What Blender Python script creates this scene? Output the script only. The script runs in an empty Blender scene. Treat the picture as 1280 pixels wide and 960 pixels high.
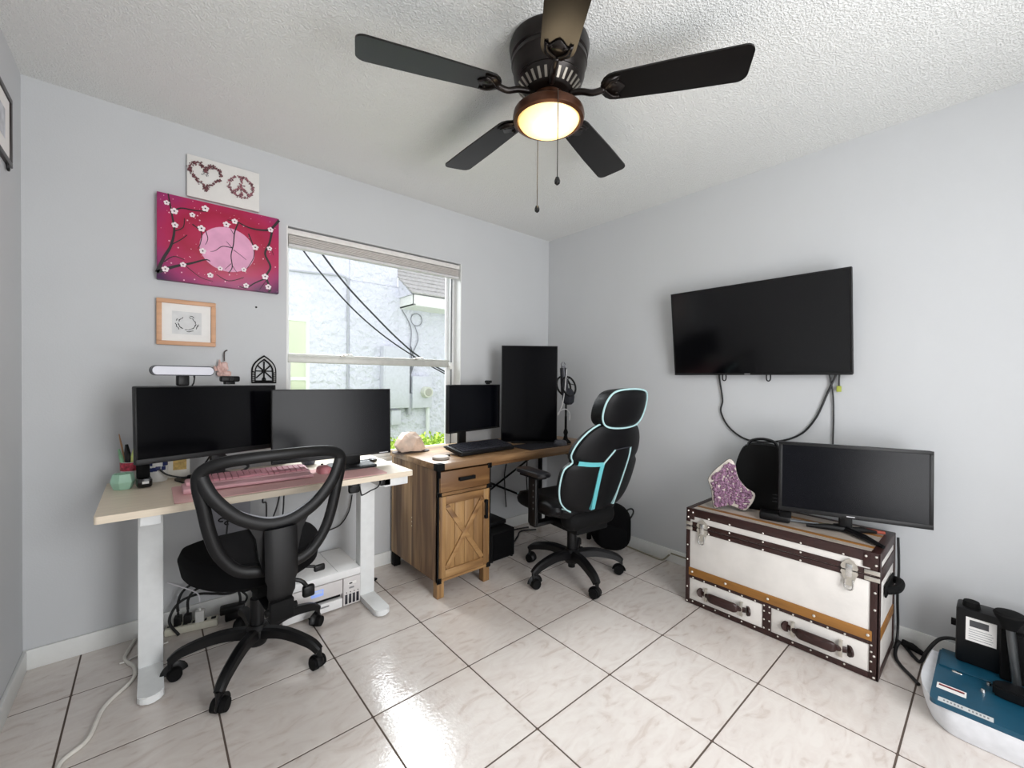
import bpy, bmesh, math, random
from mathutils import Vector, Matrix
from math import sin, cos, pi, radians, atan2, sqrt

sc = bpy.context.scene
COL = sc.collection
random.seed(7)

# ------------------------------------------------------------------ camera, world, lights, exposure
CAMH = 1.2208
XR, YW, XL, YB, H = 2.666, 2.607, -0.3995, -0.95, 2.44
_yaw, _pitch, _roll = 0.711792, -0.0114929, 0.0093335
_F = Vector((sin(_yaw)*cos(_pitch), cos(_yaw)*cos(_pitch), sin(_pitch)))
_R0 = Vector((cos(_yaw), -sin(_yaw), 0)); _U0 = _R0.cross(_F)
_R = _R0*cos(_roll) + _U0*sin(_roll); _U = _R.cross(_F)
cd = bpy.data.cameras.new('camera'); cd.sensor_width = 36; cd.lens = 523.655/1280*36
cd.clip_start = 0.02
cam = bpy.data.objects.new('camera', cd); COL.objects.link(cam)
m = Matrix.Identity(4)
for i in range(3):
    m[i][0] = _R[i]; m[i][1] = _U[i]; m[i][2] = -_F[i]
m[0][3], m[1][3], m[2][3] = 0, 0, CAMH
cam.matrix_world = m
sc.camera = cam

sc.view_settings.view_transform = 'Standard'
sc.view_settings.look = 'None'
sc.view_settings.gamma = 1.0
sc.view_settings.use_curve_mapping = False
sc.view_settings.exposure = 0.42

w = bpy.data.worlds.new('sky'); sc.world = w; w.use_nodes = True
bg = w.node_tree.nodes['Background']
bg.inputs[0].default_value = (0.94, 0.96, 1.0, 1); bg.inputs[1].default_value = 1.15

def area_light(name, loc, target, sx, sy, power, color):
    d = bpy.data.lights.new(name, 'AREA'); d.shape = 'RECTANGLE'; d.size = sx; d.size_y = sy
    d.energy = power; d.color = color
    o = bpy.data.objects.new(name, d); COL.objects.link(o); o.location = loc
    o.rotation_euler = (Vector(target)-Vector(loc)).to_track_quat('-Z', 'Y').to_euler()
    return o
# open sky above the gap between the two houses, shining into the window
area_light('sky_light', (1.6, 4.85, 3.62), (1.5, 2.0, 2.85), 3.6, 1.7, 420, (0.95, 0.98, 1.0))
# added fill light, set in a made-up window opening behind the camera
area_light('rear_fill_light', (1.12, YB+0.02, 1.2), (1.0, 2.0, 1.75), 1.2, 1.75, 40, (0.99, 0.99, 1.0))

# ------------------------------------------------------------------ helpers
def lin(h):
    h = h.lstrip('#'); r = []
    for k in (0, 2, 4):
        c = int(h[k:k+2], 16)/255
        r.append(c/12.92 if c <= 0.04045 else ((c+0.055)/1.055)**2.4)
    return (r[0], r[1], r[2], 1)
MATS = {}
def M(name, col, rough=0.5, metal=0.0, var=0.06, scale=30, bump=0.0, bscale=250, coat=0.0, stretch=(1, 1, 1),
      emit=None, spec=0.5, trans=0.0, alpha=1.0, bdist=0.01):
    if name in MATS: return MATS[name]
    mt = bpy.data.materials.new(name); mt.use_nodes = True
    nt = mt.node_tree; N = nt.nodes; L = nt.links; b = N['Principled BSDF']
    c = lin(col) if isinstance(col, str) else col
    tc = N.new('ShaderNodeTexCoord'); mp = N.new('ShaderNodeMapping'); mp.inputs['Scale'].default_value = stretch
    L.new(tc.outputs['Object'], mp.inputs[0])
    nz = N.new('ShaderNodeTexNoise'); nz.inputs['Scale'].default_value = scale; nz.inputs['Detail'].default_value = 4
    L.new(mp.outputs[0], nz.inputs['Vector'])
    cr = N.new('ShaderNodeValToRGB')
    cr.color_ramp.elements[0].position = 0.3; cr.color_ramp.elements[1].position = 0.7
    cr.color_ramp.elements[0].color = tuple(max(0, x*(1-var)) for x in c[:3])+(1,)
    cr.color_ramp.elements[1].color = tuple(min(1, x*(1+var)) for x in c[:3])+(1,)
    L.new(nz.outputs[0], cr.inputs[0]); L.new(cr.outputs[0], b.inputs['Base Color'])
    b.inputs['Roughness'].default_value = rough; b.inputs['Metallic'].default_value = metal
    b.inputs['Coat Weight'].default_value = coat; b.inputs['Coat Roughness'].default_value = 0.08
    b.inputs['Specular IOR Level'].default_value = spec
    b.inputs['Transmission Weight'].default_value = trans
    if bump:
        n2 = N.new('ShaderNodeTexNoise'); n2.inputs['Scale'].default_value = bscale; n2.inputs['Detail'].default_value = 3
        L.new(mp.outputs[0], n2.inputs['Vector'])
        bp = N.new('ShaderNodeBump'); bp.inputs['Strength'].default_value = bump; bp.inputs['Distance'].default_value = bdist
        L.new(n2.outputs[0], bp.inputs['Height']); L.new(bp.outputs[0], b.inputs['Normal'])
    if emit:
        b.inputs['Emission Color'].default_value = lin(emit[0]); b.inputs['Emission Strength'].default_value = emit[1]
    MATS[name] = mt
    return mt

def merge(bm, t, mtx=None):
    if mtx is not None: bmesh.ops.transform(t, matrix=mtx, verts=t.verts)
    me = bpy.data.meshes.new('tmp'); t.to_mesh(me); t.free(); bm.from_mesh(me); bpy.data.meshes.remove(me)
    return bm
def B(): return bmesh.new()
def box(bm, c, s, bev=0.0, seg=2, rot=None):
    t = B(); bmesh.ops.create_cube(t, size=1)
    bmesh.ops.scale(t, vec=s, verts=t.verts)
    if bev > 0:
        bmesh.ops.bevel(t, geom=t.edges[:], offset=min(bev, min(s)*0.49), segments=seg, affect='EDGES', profile=0.5)
    mt = Matrix.Translation(c)
    if rot is not None:
        r = Matrix.Identity(4)
        for ax, a in zip('XYZ', rot): r = Matrix.Rotation(a, 4, ax) @ r
        mt = mt @ r
    return merge(bm, t, mt)
def bx(bm, x0, x1, y0, y1, z0, z1, bev=0.0, seg=2):
    return box(bm, ((x0+x1)/2, (y0+y1)/2, (z0+z1)/2), (abs(x1-x0), abs(y1-y0), abs(z1-z0)), bev, seg)
def frame_of(d):
    d = d.normalized(); a = Vector((0, 0, 1)) if abs(d.z) < 0.9 else Vector((1, 0, 0))
    u = d.cross(a).normalized(); return u, d.cross(u).normalized()
def cyl(bm, p0, p1, r0, r1=None, n=16):
    p0 = Vector(p0); p1 = Vector(p1); r1 = r0 if r1 is None else r1
    u, v = frame_of(p1-p0)
    a = [bm.verts.new(p0+(u*cos(2*pi*k/n)+v*sin(2*pi*k/n))*r0) for k in range(n)]
    b = [bm.verts.new(p1+(u*cos(2*pi*k/n)+v*sin(2*pi*k/n))*r1) for k in range(n)]
    for k in range(n): bm.faces.new((a[k], a[(k+1) % n], b[(k+1) % n], b[k]))
    bm.faces.new(a[::-1]); bm.faces.new(b)
    return bm
def spline(pts, sub=6, closed=False):
    P = [Vector(p) for p in pts]; out = []; n = len(P)
    rng = range(n if closed else n-1)
    for i in rng:
        if closed: a, b, c, d = P[(i-1) % n], P[i], P[(i+1) % n], P[(i+2) % n]
        else: a, b, c, d = P[max(i-1, 0)], P[i], P[i+1], P[min(i+2, n-1)]
        for k in range(sub):
            t = k/sub
            out.append(0.5*((2*b)+(c-a)*t+(2*a-5*b+4*c-d)*t*t+(3*b-a-3*c+d)*t**3))
    if not closed: out.append(P[-1])
    return out
def tube(bm, pts, r, n=8, closed=False, r2=None, up=None, sub=0):
    """tube along points; r2 gives an elliptic section with r2 across `up`"""
    P = spline(pts, sub, closed) if sub else [Vector(p) for p in pts]
    N = len(P); rings = []; u = None
    for i in range(N):
        if closed: d = P[(i+1) % N]-P[(i-1) % N]
        else: d = P[min(i+1, N-1)]-P[max(i-1, 0)]
        if d.length < 1e-9: d = Vector((0, 0, 1))
        d.normalize()
        if up is not None: u = Vector(up)-d*Vector(up).dot(d)
        elif u is None: u = frame_of(d)[0]
        else: u = u-d*u.dot(d)
        if u.length < 1e-6: u = frame_of(d)[0]
        u.normalize(); v = d.cross(u)
        rr = r[i*len(r)//N] if isinstance(r, (list, tuple)) else r
        rb = rr if r2 is None else r2
        rings.append([bm.verts.new(P[i]+u*cos(2*pi*k/n)*rr+v*sin(2*pi*k/n)*rb) for k in range(n)])
    for i in range(N if closed else N-1):
        a, b = rings[i], rings[(i+1) % N]
        for k in range(n): bm.faces.new((a[k], a[(k+1) % n], b[(k+1) % n], b[k]))
    if not closed:
        bm.faces.new(rings[0][::-1]); bm.faces.new(rings[-1])
    return bm
def lathe(bm, prof, n=32, c=(0, 0, 0)):
    rings = []
    for r, z in prof:
        if r < 1e-6: rings.append([bm.verts.new((c[0], c[1], c[2]+z))])
        else: rings.append([bm.verts.new((c[0]+r*cos(2*pi*k/n), c[1]+r*sin(2*pi*k/n), c[2]+z)) for k in range(n)])
    for a, b in zip(rings, rings[1:]):
        if len(a) == 1 and len(b) == 1: continue
        for k in range(n):
            if len(a) == 1: bm.faces.new((a[0], b[k], b[(k+1) % n]))
            elif len(b) == 1: bm.faces.new((a[k], a[(k+1) % n], b[0]))
            else: bm.faces.new((a[k], a[(k+1) % n], b[(k+1) % n], b[k]))
    return bm
def prism(bm, out, h0, h1, fn=None, bev=0.0):
    """outline (a,b) swept from h0 to h1; fn maps (a,b,h) to a point"""
    fn = fn or (lambda a, b, h: (a, b, h))
    t = B()
    lo = [t.verts.new(fn(a, b, h0)) for a, b in out]; hi = [t.verts.new(fn(a, b, h1)) for a, b in out]
    n = len(out)
    t.faces.new(lo[::-1]); t.faces.new(hi)
    for k in range(n): t.faces.new((lo[k], lo[(k+1) % n], hi[(k+1) % n], hi[k]))
    if bev: bmesh.ops.bevel(t, geom=[e for e in t.edges if e in set(lo[0].link_edges) or True][:], offset=bev, segments=2, affect='EDGES')
    return merge(bm, t)
def pillow(bm, out, t, fn, rings=6, p=3.0, t2=None):
    """stuffed pad: star-shaped outline (a,b), half thickness t (front) and t2 (back), fn maps (a,b,h)"""
    t2 = t if t2 is None else t2
    ca = sum(a for a, b in out)/len(out); cb = sum(b for a, b in out)/len(out); n = len(out)
    edge = [bm.verts.new(fn(a, b, 0)) for a, b in out]
    for sgn, th in ((1, t), (-1, -t2)):
        prev = edge
        for k in range(1, rings):
            s = 1-(k/rings)**1.7
            h = th*(1-s**p)**(1/p)
            cur = [bm.verts.new(fn(ca+(a-ca)*s, cb+(b-cb)*s, h)) for a, b in out]
            for i in range(n):
                f = (prev[i], prev[(i+1) % n], cur[(i+1) % n], cur[i])
                bm.faces.new(f if sgn > 0 else f[::-1])
            prev = cur
        c = bm.verts.new(fn(ca, cb, th))
        for i in range(n):
            f = (prev[i], prev[(i+1) % n], c); bm.faces.new(f if sgn > 0 else f[::-1])
    return bm
def rrect(w, h, r, n=6, cx=0, cy=0):
    o = []
    for sx, sy, a0 in ((1, 1, 0), (-1, 1, pi/2), (-1, -1, pi), (1, -1, 1.5*pi)):
        for k in range(n+1):
            a = a0+k/n*pi/2; o.append((cx+sx*(w/2-r)+r*cos(a), cy+sy*(h/2-r)+r*sin(a)))
    return o
WM = {}
def obj(name, bm, mat, parent=None, W=False, smooth=35, label=None):
    """one mesh object; W: bm is in world coordinates and gets moved into the thing's frame"""
    bmesh.ops.recalc_face_normals(bm, faces=bm.faces[:])
    root = parent
    while root is not None and root.parent is not None: root = root.parent
    if W and root is not None and root.name in WM:
        bmesh.ops.transform(bm, matrix=WM[root.name].inverted(), verts=bm.verts)
    me = bpy.data.meshes.new(name); bm.to_mesh(me); bm.free()
    if smooth:
        for p in me.polygons: p.use_smooth = True
        me.set_sharp_from_angle(angle=radians(smooth))
    for q in (mat if isinstance(mat, (list, tuple)) else [mat]): me.materials.append(q)
    o = bpy.data.objects.new(name, me); COL.objects.link(o)
    if parent is not None: o.parent = parent
    if label: o['label'] = label
    return o
def inst(name, me, parent, loc, rot=(0, 0, 0), scale=(1, 1, 1)):
    o = bpy.data.objects.new(name, me); COL.objects.link(o); o.parent = parent
    o.location = loc; o.rotation_euler = rot; o.scale = scale
    return o
def tag(o, label, cat, group=None):
    o['label'] = label; o['category'] = cat
    if group: o['group'] = group
    return o
def thing(name, label, cat, loc=(0, 0, 0), rz=0.0, group=None):
    o = bpy.data.objects.new(name, None); COL.objects.link(o); o.empty_display_size = 0.05
    o.location = loc; o.rotation_euler = (0, 0, rz); tag(o, label, cat, group)
    WM[o.name] = Matrix.Translation(loc) @ Matrix.Rotation(rz, 4, 'Z')
    return o
def struct(o, label=None):
    o['kind'] = 'structure'
    if label: o['label'] = label
    return o
def sthing(name, label, loc=(0, 0, 0)):
    o = bpy.data.objects.new(name, None); COL.objects.link(o); o.location = loc; o.empty_display_size = 0.05
    o['kind'] = 'structure'; o['label'] = label; WM[o.name] = Matrix.Translation(loc)
    return o
def cable(name, pts, r, mat, label, cat='cable', group=None, sub=8, n=8, closed=False):
    bm = B(); tube(bm, pts, r, n=n, sub=sub, closed=closed)
    return tag(obj(name, bm, mat), label, cat, group)

# ------------------------------------------------------------------ materials
BLACK = M('black_plastic', '#060608', 0.45, var=0.15, spec=0.35)
BLACKM = M('black_matte', '#050506', 0.8, var=0.2, spec=0.25)
BLACKG = M('black_gloss', '#060607', 0.25, var=0.1, coat=0.2)
FABRIC = M('black_fabric', '#070709', 0.95, spec=0.15, var=0.25, scale=300, bump=0.4, bscale=900)
LEATHER = M('black_leather', '#07070a', 0.42, spec=0.25, var=0.15, scale=60, bump=0.15, bscale=700)
TEAL = M('teal_piping', '#63b9c0', 0.5, var=0.05)
PALETEAL = M('pale_teal_piping', '#b4d8da', 0.45, var=0.05)
WHITEP = M('white_plastic', '#e9e9e6', 0.4, var=0.03)
WHITEM = M('white_powder_coat', '#e6e8e8', 0.45, var=0.03)
CHROME = M('chrome', '#d8d8d6', 0.22, metal=1.0, var=0.05)
NICKEL = M('nickel', '#cfcbc2', 0.35, metal=0.9, var=0.12)
SCREEN = M('screen_black', '#030306', 0.14, var=0.05, spec=0.18)
SCREENTV = M('screen_television', '#040406', 0.12, var=0.05, spec=0.5)
SCREENM = M('screen_matte', '#05060c', 0.24, var=0.05, spec=0.16)
PINK = M('pink_plastic', '#dba9b0', 0.5, var=0.05)
PINKM = M('pink_mat', '#deb0ae', 0.75, var=0.06, scale=200)
MAPLE = M('pale_maple_laminate', '#e6d8c3', 0.4, var=0.06, scale=8, stretch=(1, 14, 14))
PAPER = M('white_paper', '#f1efec', 0.8, var=0.02)
BRONZE = M('dark_bronze', '#1b1512', 0.32, metal=0.5, var=0.25)
GREYLINE = M('grey_print', '#8a8a8c', 0.7, var=0.1)
DARKLINE = M('dark_print', '#1d1c1e', 0.7, var=0.1)

def wood_mat(name, c1, c2, c3, plank=0.12, axis='X', grain='Z', rough=0.5):
    mt = bpy.data.materials.new(name); mt.use_nodes = True; nt = mt.node_tree; N = nt.nodes; L = nt.links
    b = N['Principled BSDF']; tc = N.new('ShaderNodeTexCoord'); sp = N.new('ShaderNodeSeparateXYZ')
    L.new(tc.outputs['Object'], sp.inputs[0])
    mul = N.new('ShaderNodeMath'); mul.operation = 'DIVIDE'; mul.inputs[1].default_value = plank
    L.new(sp.outputs[axis], mul.inputs[0])
    fl = N.new('ShaderNodeMath'); fl.operation = 'FLOOR'; L.new(mul.outputs[0], fl.inputs[0])
    wn = N.new('ShaderNodeTexWhiteNoise'); wn.noise_dimensions = '1D'; L.new(fl.outputs[0], wn.inputs['W'])
    mp = N.new('ShaderNodeMapping')
    mp.inputs['Scale'].default_value = {'X': (1.6, 15, 15), 'Y': (15, 1.6, 15), 'Z': (15, 15, 1.6)}[grain]
    L.new(tc.outputs['Object'], mp.inputs[0])
    cb = N.new('ShaderNodeVectorMath'); cb.operation = 'ADD'
    L.new(mp.outputs[0], cb.inputs[0]); L.new(wn.outputs['Color'], cb.inputs[1])
    nz = N.new('ShaderNodeTexNoise'); nz.inputs['Scale'].default_value = 1.0; nz.inputs['Detail'].default_value = 6
    nz.inputs['Distortion'].default_value = 0.8
    L.new(cb.outputs[0], nz.inputs['Vector'])
    ad = N.new('ShaderNodeMath'); ad.operation = 'MULTIPLY_ADD'; ad.inputs[1].default_value = 0.5; ad.inputs[2].default_value = -0.25
    L.new(wn.outputs['Value'], ad.inputs[0])
    a2 = N.new('ShaderNodeMath'); L.new(nz.outputs[0], a2.inputs[0]); L.new(ad.outputs[0], a2.inputs[1])
    cr = N.new('ShaderNodeValToRGB'); e = cr.color_ramp.elements
    e[0].position = 0.25; e[0].color = lin(c1); e[1].position = 0.75; e[1].color = lin(c3)
    k = e.new(0.5); k.color = lin(c2)
    L.new(a2.outputs[0], cr.inputs[0]); L.new(cr.outputs[0], b.inputs['Base Color'])
    b.inputs['Roughness'].default_value = rough
    MATS[name] = mt
    return mt
OAKV = wood_mat('rustic_oak_upright', '#654a33', '#9b7b57', '#c2a27b', 0.125, 'Y', 'Z')
OAKF = wood_mat('rustic_oak_front', '#644527', '#8d6a42', '#ab8657', 0.085, 'X', 'Z')
OAKH = wood_mat('rustic_oak_cross', '#6b4a2a', '#967146', '#b08b5b', 0.5, 'Z', 'X')
OAKT = wood_mat('rustic_oak_top', '#7f6041', '#a98660', '#c4a680', 0.12, 'Y', 'X', 0.35)
ORANGEWOOD = M('honey_wood', '#d3a37f', 0.5, var=0.08, scale=6, stretch=(1, 1, 8))
TRIMWOOD = M('brown_wood_strip', '#94652c', 0.5, var=0.15, scale=6, stretch=(8, 1, 8))

# walls, ceiling and floor
WALL = M('wall_paint', '#c9cbcd', 0.62, var=0.012, scale=3, bump=0.05, bscale=180)
TRIM = M('trim_paint', '#e8e9e7', 0.4, var=0.02)
def ceiling_mat():
    mt = bpy.data.materials.new('ceiling_texture'); mt.use_nodes = True; nt = mt.node_tree; N = nt.nodes; L = nt.links
    b = N['Principled BSDF']; b.inputs['Base Color'].default_value = lin('#ecedeb'); b.inputs['Roughness'].default_value = 0.85
    tc = N.new('ShaderNodeTexCoord')
    n1 = N.new('ShaderNodeTexNoise'); n1.inputs['Scale'].default_value = 165; n1.inputs['Detail'].default_value = 3
    L.new(tc.outputs['Object'], n1.inputs['Vector'])
    cr = N.new('ShaderNodeValToRGB'); cr.color_ramp.elements[0].position = 0.42; cr.color_ramp.elements[1].position = 0.66
    L.new(n1.outputs[0], cr.inputs[0])
    bp = N.new('ShaderNodeBump'); bp.inputs['Strength'].default_value = 0.55; bp.inputs['Distance'].default_value = 0.009
    L.new(cr.outputs[0], bp.inputs['Height']); L.new(bp.outputs[0], b.inputs['Normal'])
    return mt
CEIL = ceiling_mat()
def tile_mat():
    mt = bpy.data.materials.new('floor_tile_glaze'); mt.use_nodes = True; nt = mt.node_tree; N = nt.nodes; L = nt.links
    b = N['Principled BSDF']; tc = N.new('ShaderNodeTexCoord'); oi = N.new('ShaderNodeObjectInfo')
    mul = N.new('ShaderNodeVectorMath'); mul.operation = 'SCALE'; mul.inputs['Scale'].default_value = 50
    cx = N.new('ShaderNodeCombineXYZ'); L.new(oi.outputs['Random'], cx.inputs[0]); L.new(oi.outputs['Random'], cx.inputs[1])
    L.new(cx.outputs[0], mul.inputs[0])
    ad = N.new('ShaderNodeVectorMath'); L.new(tc.outputs['Object'], ad.inputs[0]); L.new(mul.outputs[0], ad.inputs[1])
    mp = N.new('ShaderNodeMapping'); mp.inputs['Rotation'].default_value = (0, 0, 0.6); mp.inputs['Scale'].default_value = (1, 2.3, 1)
    L.new(ad.outputs[0], mp.inputs[0])
    n1 = N.new('ShaderNodeTexNoise'); n1.inputs['Scale'].default_value = 8; n1.inputs['Detail'].default_value = 8
    n1.inputs['Distortion'].default_value = 1.6; L.new(mp.outputs[0], n1.inputs['Vector'])
    cr = N.new('ShaderNodeValToRGB'); e = cr.color_ramp.elements
    e[0].position = 0.30; e[0].color = lin('#c9bdb5'); e[1].position = 0.62; e[1].color = lin('#dbd4ce')
    k = e.new(0.42); k.color = lin('#d5ccc6')
    L.new(n1.outputs[0], cr.inputs[0])
    L.new(cr.outputs[0], b.inputs['Base Color'])
    b.inputs['Roughness'].default_value = 0.16; b.inputs['Specular IOR Level'].default_value = 0.7
    n2 = N.new('ShaderNodeTexNoise'); n2.inputs['Scale'].default_value = 70; n2.inputs['Detail'].default_value = 2
    L.new(ad.outputs[0], n2.inputs['Vector'])
    bp = N.new('ShaderNodeBump'); bp.inputs['Strength'].default_value = 0.10; bp.inputs['Distance'].default_value = 0.006
    L.new(n2.outputs[0], bp.inputs['Height']); L.new(bp.outputs[0], b.inputs['Normal'])
    return mt
TILE = tile_mat()
GROUT = M('grout', '#594c44', 0.9, var=0.12, scale=12)
def glass_mat(name, tint, refl=1.45):
    mt = bpy.data.materials.new(name); mt.use_nodes = True; nt = mt.node_tree; N = nt.nodes; L = nt.links
    N.remove(N['Principled BSDF']); out = N['Material Output']
    tr = N.new('ShaderNodeBsdfTransparent'); tr.inputs[0].default_value = tint
    gl = N.new('ShaderNodeBsdfGlossy'); gl.inputs['Roughness'].default_value = 0.02
    fr = N.new('ShaderNodeFresnel'); fr.inputs['IOR'].default_value = refl
    mx = N.new('ShaderNodeMixShader'); L.new(fr.outputs[0], mx.inputs[0]); L.new(tr.outputs[0], mx.inputs[1]); L.new(gl.outputs[0], mx.inputs[2])
    L.new(mx.outputs[0], out.inputs['Surface'])
    return mt
GLASS = glass_mat('window_glass', (0.97, 0.98, 0.98, 1), 1.14)
def net_mat():
    mt = bpy.data.materials.new('chair_net'); mt.use_nodes = True; nt = mt.node_tree; N = nt.nodes; L = nt.links
    b = N['Principled BSDF']; out = N['Material Output']
    b.inputs['Base Color'].default_value = (0.01, 0.01, 0.012, 1); b.inputs['Roughness'].default_value = 0.8
    tr = N.new('ShaderNodeBsdfTransparent'); mx = N.new('ShaderNodeMixShader')
    tc = N.new('ShaderNodeTexCoord'); ck = N.new('ShaderNodeTexChecker'); ck.inputs['Scale'].default_value = 420
    ck.inputs['Color1'].default_value = (0.12, 0.12, 0.12, 1); ck.inputs['Color2'].default_value = (0.36, 0.36, 0.36, 1)
    L.new(tc.outputs['Object'], ck.inputs['Vector']); L.new(ck.outputs[0], mx.inputs[0])
    L.new(tr.outputs[0], mx.inputs[1]); L.new(b.outputs[0], mx.inputs[2]); L.new(mx.outputs[0], out.inputs['Surface'])
    return mt
NET = net_mat()

# ------------------------------------------------------------------ room shell
bm = B(); bx(bm, XL-0.12, XR+0.12, YB-0.12, YW+0.15, -0.12, -0.0014)
floor = struct(obj('floor', bm, GROUT), 'cream marble-look square floor tiles with dark grout lines')
T, G0 = 0.418, 0.006
TX, TY = 0.6055, 1.8692
tile_cache = {}
def tile_mesh(w_, h_):
    key = (round(w_, 3), round(h_, 3))
    if key not in tile_cache:
        t = B(); prism(t, rrect(w_, h_, 0.003, 1), -0.0022, -0.0006)
        prism(t, rrect(w_-0.002, h_-0.002, 0.003, 1), -0.0007, 0.0)
        bmesh.ops.recalc_face_normals(t, faces=t.faces[:])
        me = bpy.data.meshes.new('tile'); t.to_mesh(me); t.free(); me.materials.append(TILE)
        tile_cache[key] = me
    return tile_cache[key]
for i in range(-3, 6):
    for j in range(-2, 8):
        x0 = TX+i*T+G0/2; x1 = x0+T-G0; y1 = TY-j*T-G0/2; y0 = y1-T+G0
        x0c, x1c, y0c, y1c = max(x0, XL), min(x1, XR), max(y0, YB), min(y1, YW)
        if x1c-x0c < 0.012 or y1c-y0c < 0.012: continue
        inst('tile', tile_mesh(x1c-x0c, y1c-y0c), floor, ((x0c+x1c)/2, (y0c+y1c)/2, 0))
bm = B(); bx(bm, XL-0.12, XR+0.12, YB-0.12, YW+0.15, H, H+0.12)
struct(obj('ceiling', bm, CEIL), 'white ceiling with knockdown texture')
# window wall with its opening
WX0, WX1, WZ0, WZ1, WT = 0.576, 1.744, 0.66, 2.068, 0.15
bm = B()
bx(bm, XL-0.12, WX0, YW, YW+WT, 0, H); bx(bm, WX1, XR+0.12, YW, YW+WT, 0, H)
bx(bm, WX0, WX1, YW, YW+WT, 0, WZ0); bx(bm, WX0, WX1, YW, YW+WT, WZ1, H)
struct(obj('wall_back', bm, WALL, smooth=0), 'pale grey wall holding the window')
bm = B(); bx(bm, XR, XR+0.12, YB-0.12, YW, 0, H)
struct(obj('wall_right', bm, WALL, smooth=0), 'pale grey wall behind the television')
bm = B(); bx(bm, XL-0.12, XL, YB-0.12, YW, 0, H)
struct(obj('wall_left', bm, WALL, smooth=0), 'pale grey wall at the left edge')
bm = B()
RW0, RW1, RZ0, RZ1 = 0.50, 1.74, 0.3, 2.1  # extent of the opening added to hold the rear fill light
bx(bm, XL, RW0, YB-0.12, YB, 0, H); bx(bm, RW1, XR, YB-0.12, YB, 0, H)
bx(bm, RW0, RW1, YB-0.12, YB, 0, RZ0); bx(bm, RW0, RW1, YB-0.12, YB, RZ1, H)
struct(obj('wall_front', bm, WALL, smooth=0), 'wall behind the viewer with a tall opening added for fill light')
def baseboard(name, x0, x1, y0, y1, lab):
    bm = B(); bx(bm, x0, x1, y0, y1, 0, 0.083, 0.003)
    return struct(obj(name, bm, TRIM), lab)
baseboard('baseboard_back', XL, XR, YW-0.013, YW, 'white baseboard along the window wall')
baseboard('baseboard_right', XR-0.013, XR, YB, YW-0.013, 'white baseboard along the television wall')
baseboard('baseboard_left', XL, XL+0.013, YB, YW-0.013, 'white baseboard along the left wall')

# window_1
win = sthing('window_1', 'single-hung window with white aluminium frame', (WX0, YW+0.1, WZ0))
fy0, fy1 = YW+0.088, YW+0.148
bm = B()
bx(bm, WX0, WX0+0.028, fy0, fy1, WZ0, WZ1, 0.003); bx(bm, WX1-0.036, WX1, fy0, fy1, WZ0, WZ1, 0.003)
bx(bm, WX0+0.028, WX1-0.036, fy0, fy1, WZ1-0.03, WZ1, 0.003); bx(bm, WX0+0.028, WX1-0.036, fy0, fy1, WZ0, WZ0+0.03, 0.003)
obj('frame', bm, WHITEM, win, W=True)
bm = B(); bx(bm, WX1-0.034, WX1-0.024, fy0-0.004, fy0+0.004, WZ0+0.03, WZ1-0.03)
obj('track', bm, M('track_grey', '#6f7274', 0.5), win, W=True)
RZ = 1.352
sx0, sx1 = WX0+0.028, WX1-0.036
bm = B()
bx(bm, sx0, sx0+0.018, fy0+0.012, fy0+0.035, WZ0+0.03, RZ-0.02, 0.002); bx(bm, sx1-0.026, sx1, fy0+0.012, fy0+0.035, WZ0+0.03, RZ-0.02, 0.002)
bx(bm, sx0, sx1, fy0+0.012, fy0+0.035, WZ0+0.03, WZ0+0.07, 0.002)
obj('lower_sash', bm, WHITEM, win, W=True)
bm = B()
bx(bm, sx0, sx1, fy0, fy0+0.036, RZ-0.045, RZ-0.006, 0.004); bx(bm, sx0, sx1, fy0+0.012, fy0+0.045, RZ-0.008, RZ+0.008, 0.003)
obj('meeting_rail', bm, M('rail_aluminium', '#c2c2bc', 0.45, metal=0.2), win, W=True)
bm = B()
bx(bm, sx0, sx0+0.014, fy0+0.038, fy0+0.055, RZ, WZ1-0.03, 0.002); bx(bm, sx1-0.016, sx1, fy0+0.038, fy0+0.055, RZ, WZ1-0.03, 0.002)
bx(bm, sx0, sx1, fy0+0.038, fy0+0.055, WZ1-0.05, WZ1-0.03, 0.002)
obj('upper_sash', bm, WHITEM, win, W=True)
bm = B(); bx(bm, sx0+0.01, sx1-0.015, fy0+0.022, fy0+0.026, WZ0+0.06, RZ-0.02); obj('pane', bm, GLASS, win, W=True, smooth=0)
bm = B(); bx(bm, sx0+0.008, sx1-0.008, fy0+0.045, fy0+0.049, RZ, WZ1-0.04); obj('pane', bm, GLASS, win, W=True, smooth=0)
for lx in (0.92, 1.42):
    bm = B(); box(bm, (lx, fy0+0.008, RZ+0.004), (0.035, 0.022, 0.008), 0.003); tube(bm, [(lx-0.005, fy0-0.002, RZ+0.010), (lx+0.03, fy0-0.01, RZ+0.014), (lx+0.055, fy0-0.006, RZ+0.012)], 0.004)
    obj('sash_latch', bm, NICKEL, win, W=True)
bm = B(); box(bm, (WX1-0.04, fy0-0.008, RZ-0.035), (0.03, 0.02, 0.05), 0.005); cyl(bm, (WX1-0.05, fy0-0.015, RZ-0.035), (WX1-0.05, fy0-0.03, RZ-0.035), 0.01)
obj('side_latch', bm, WHITEP, win, W=True)
bm = B(); bx(bm, WX0, WX1, YW-0.012, YW+0.09, WZ0-0.02, WZ0+0.004, 0.004); obj('sill', bm, TRIM, win, W=True)
for q in (WX0, WX1-0.006):
    bm = B(); bx(bm, q, q+0.006, YW-0.001, fy0, WZ0+0.004, WZ1); obj('jamb_liner', bm, TRIM, win, W=True, smooth=0)
bm = B(); bx(bm, 0.47, 1.77, YB-0.13, YB-0.121, 0.27, 2.13)  # pane of the added window, outside the rear fill light
w2 = struct(obj('added_rear_window', bm, GLASS, smooth=0), 'unseen tall window added behind the viewer for fill light')

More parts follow.
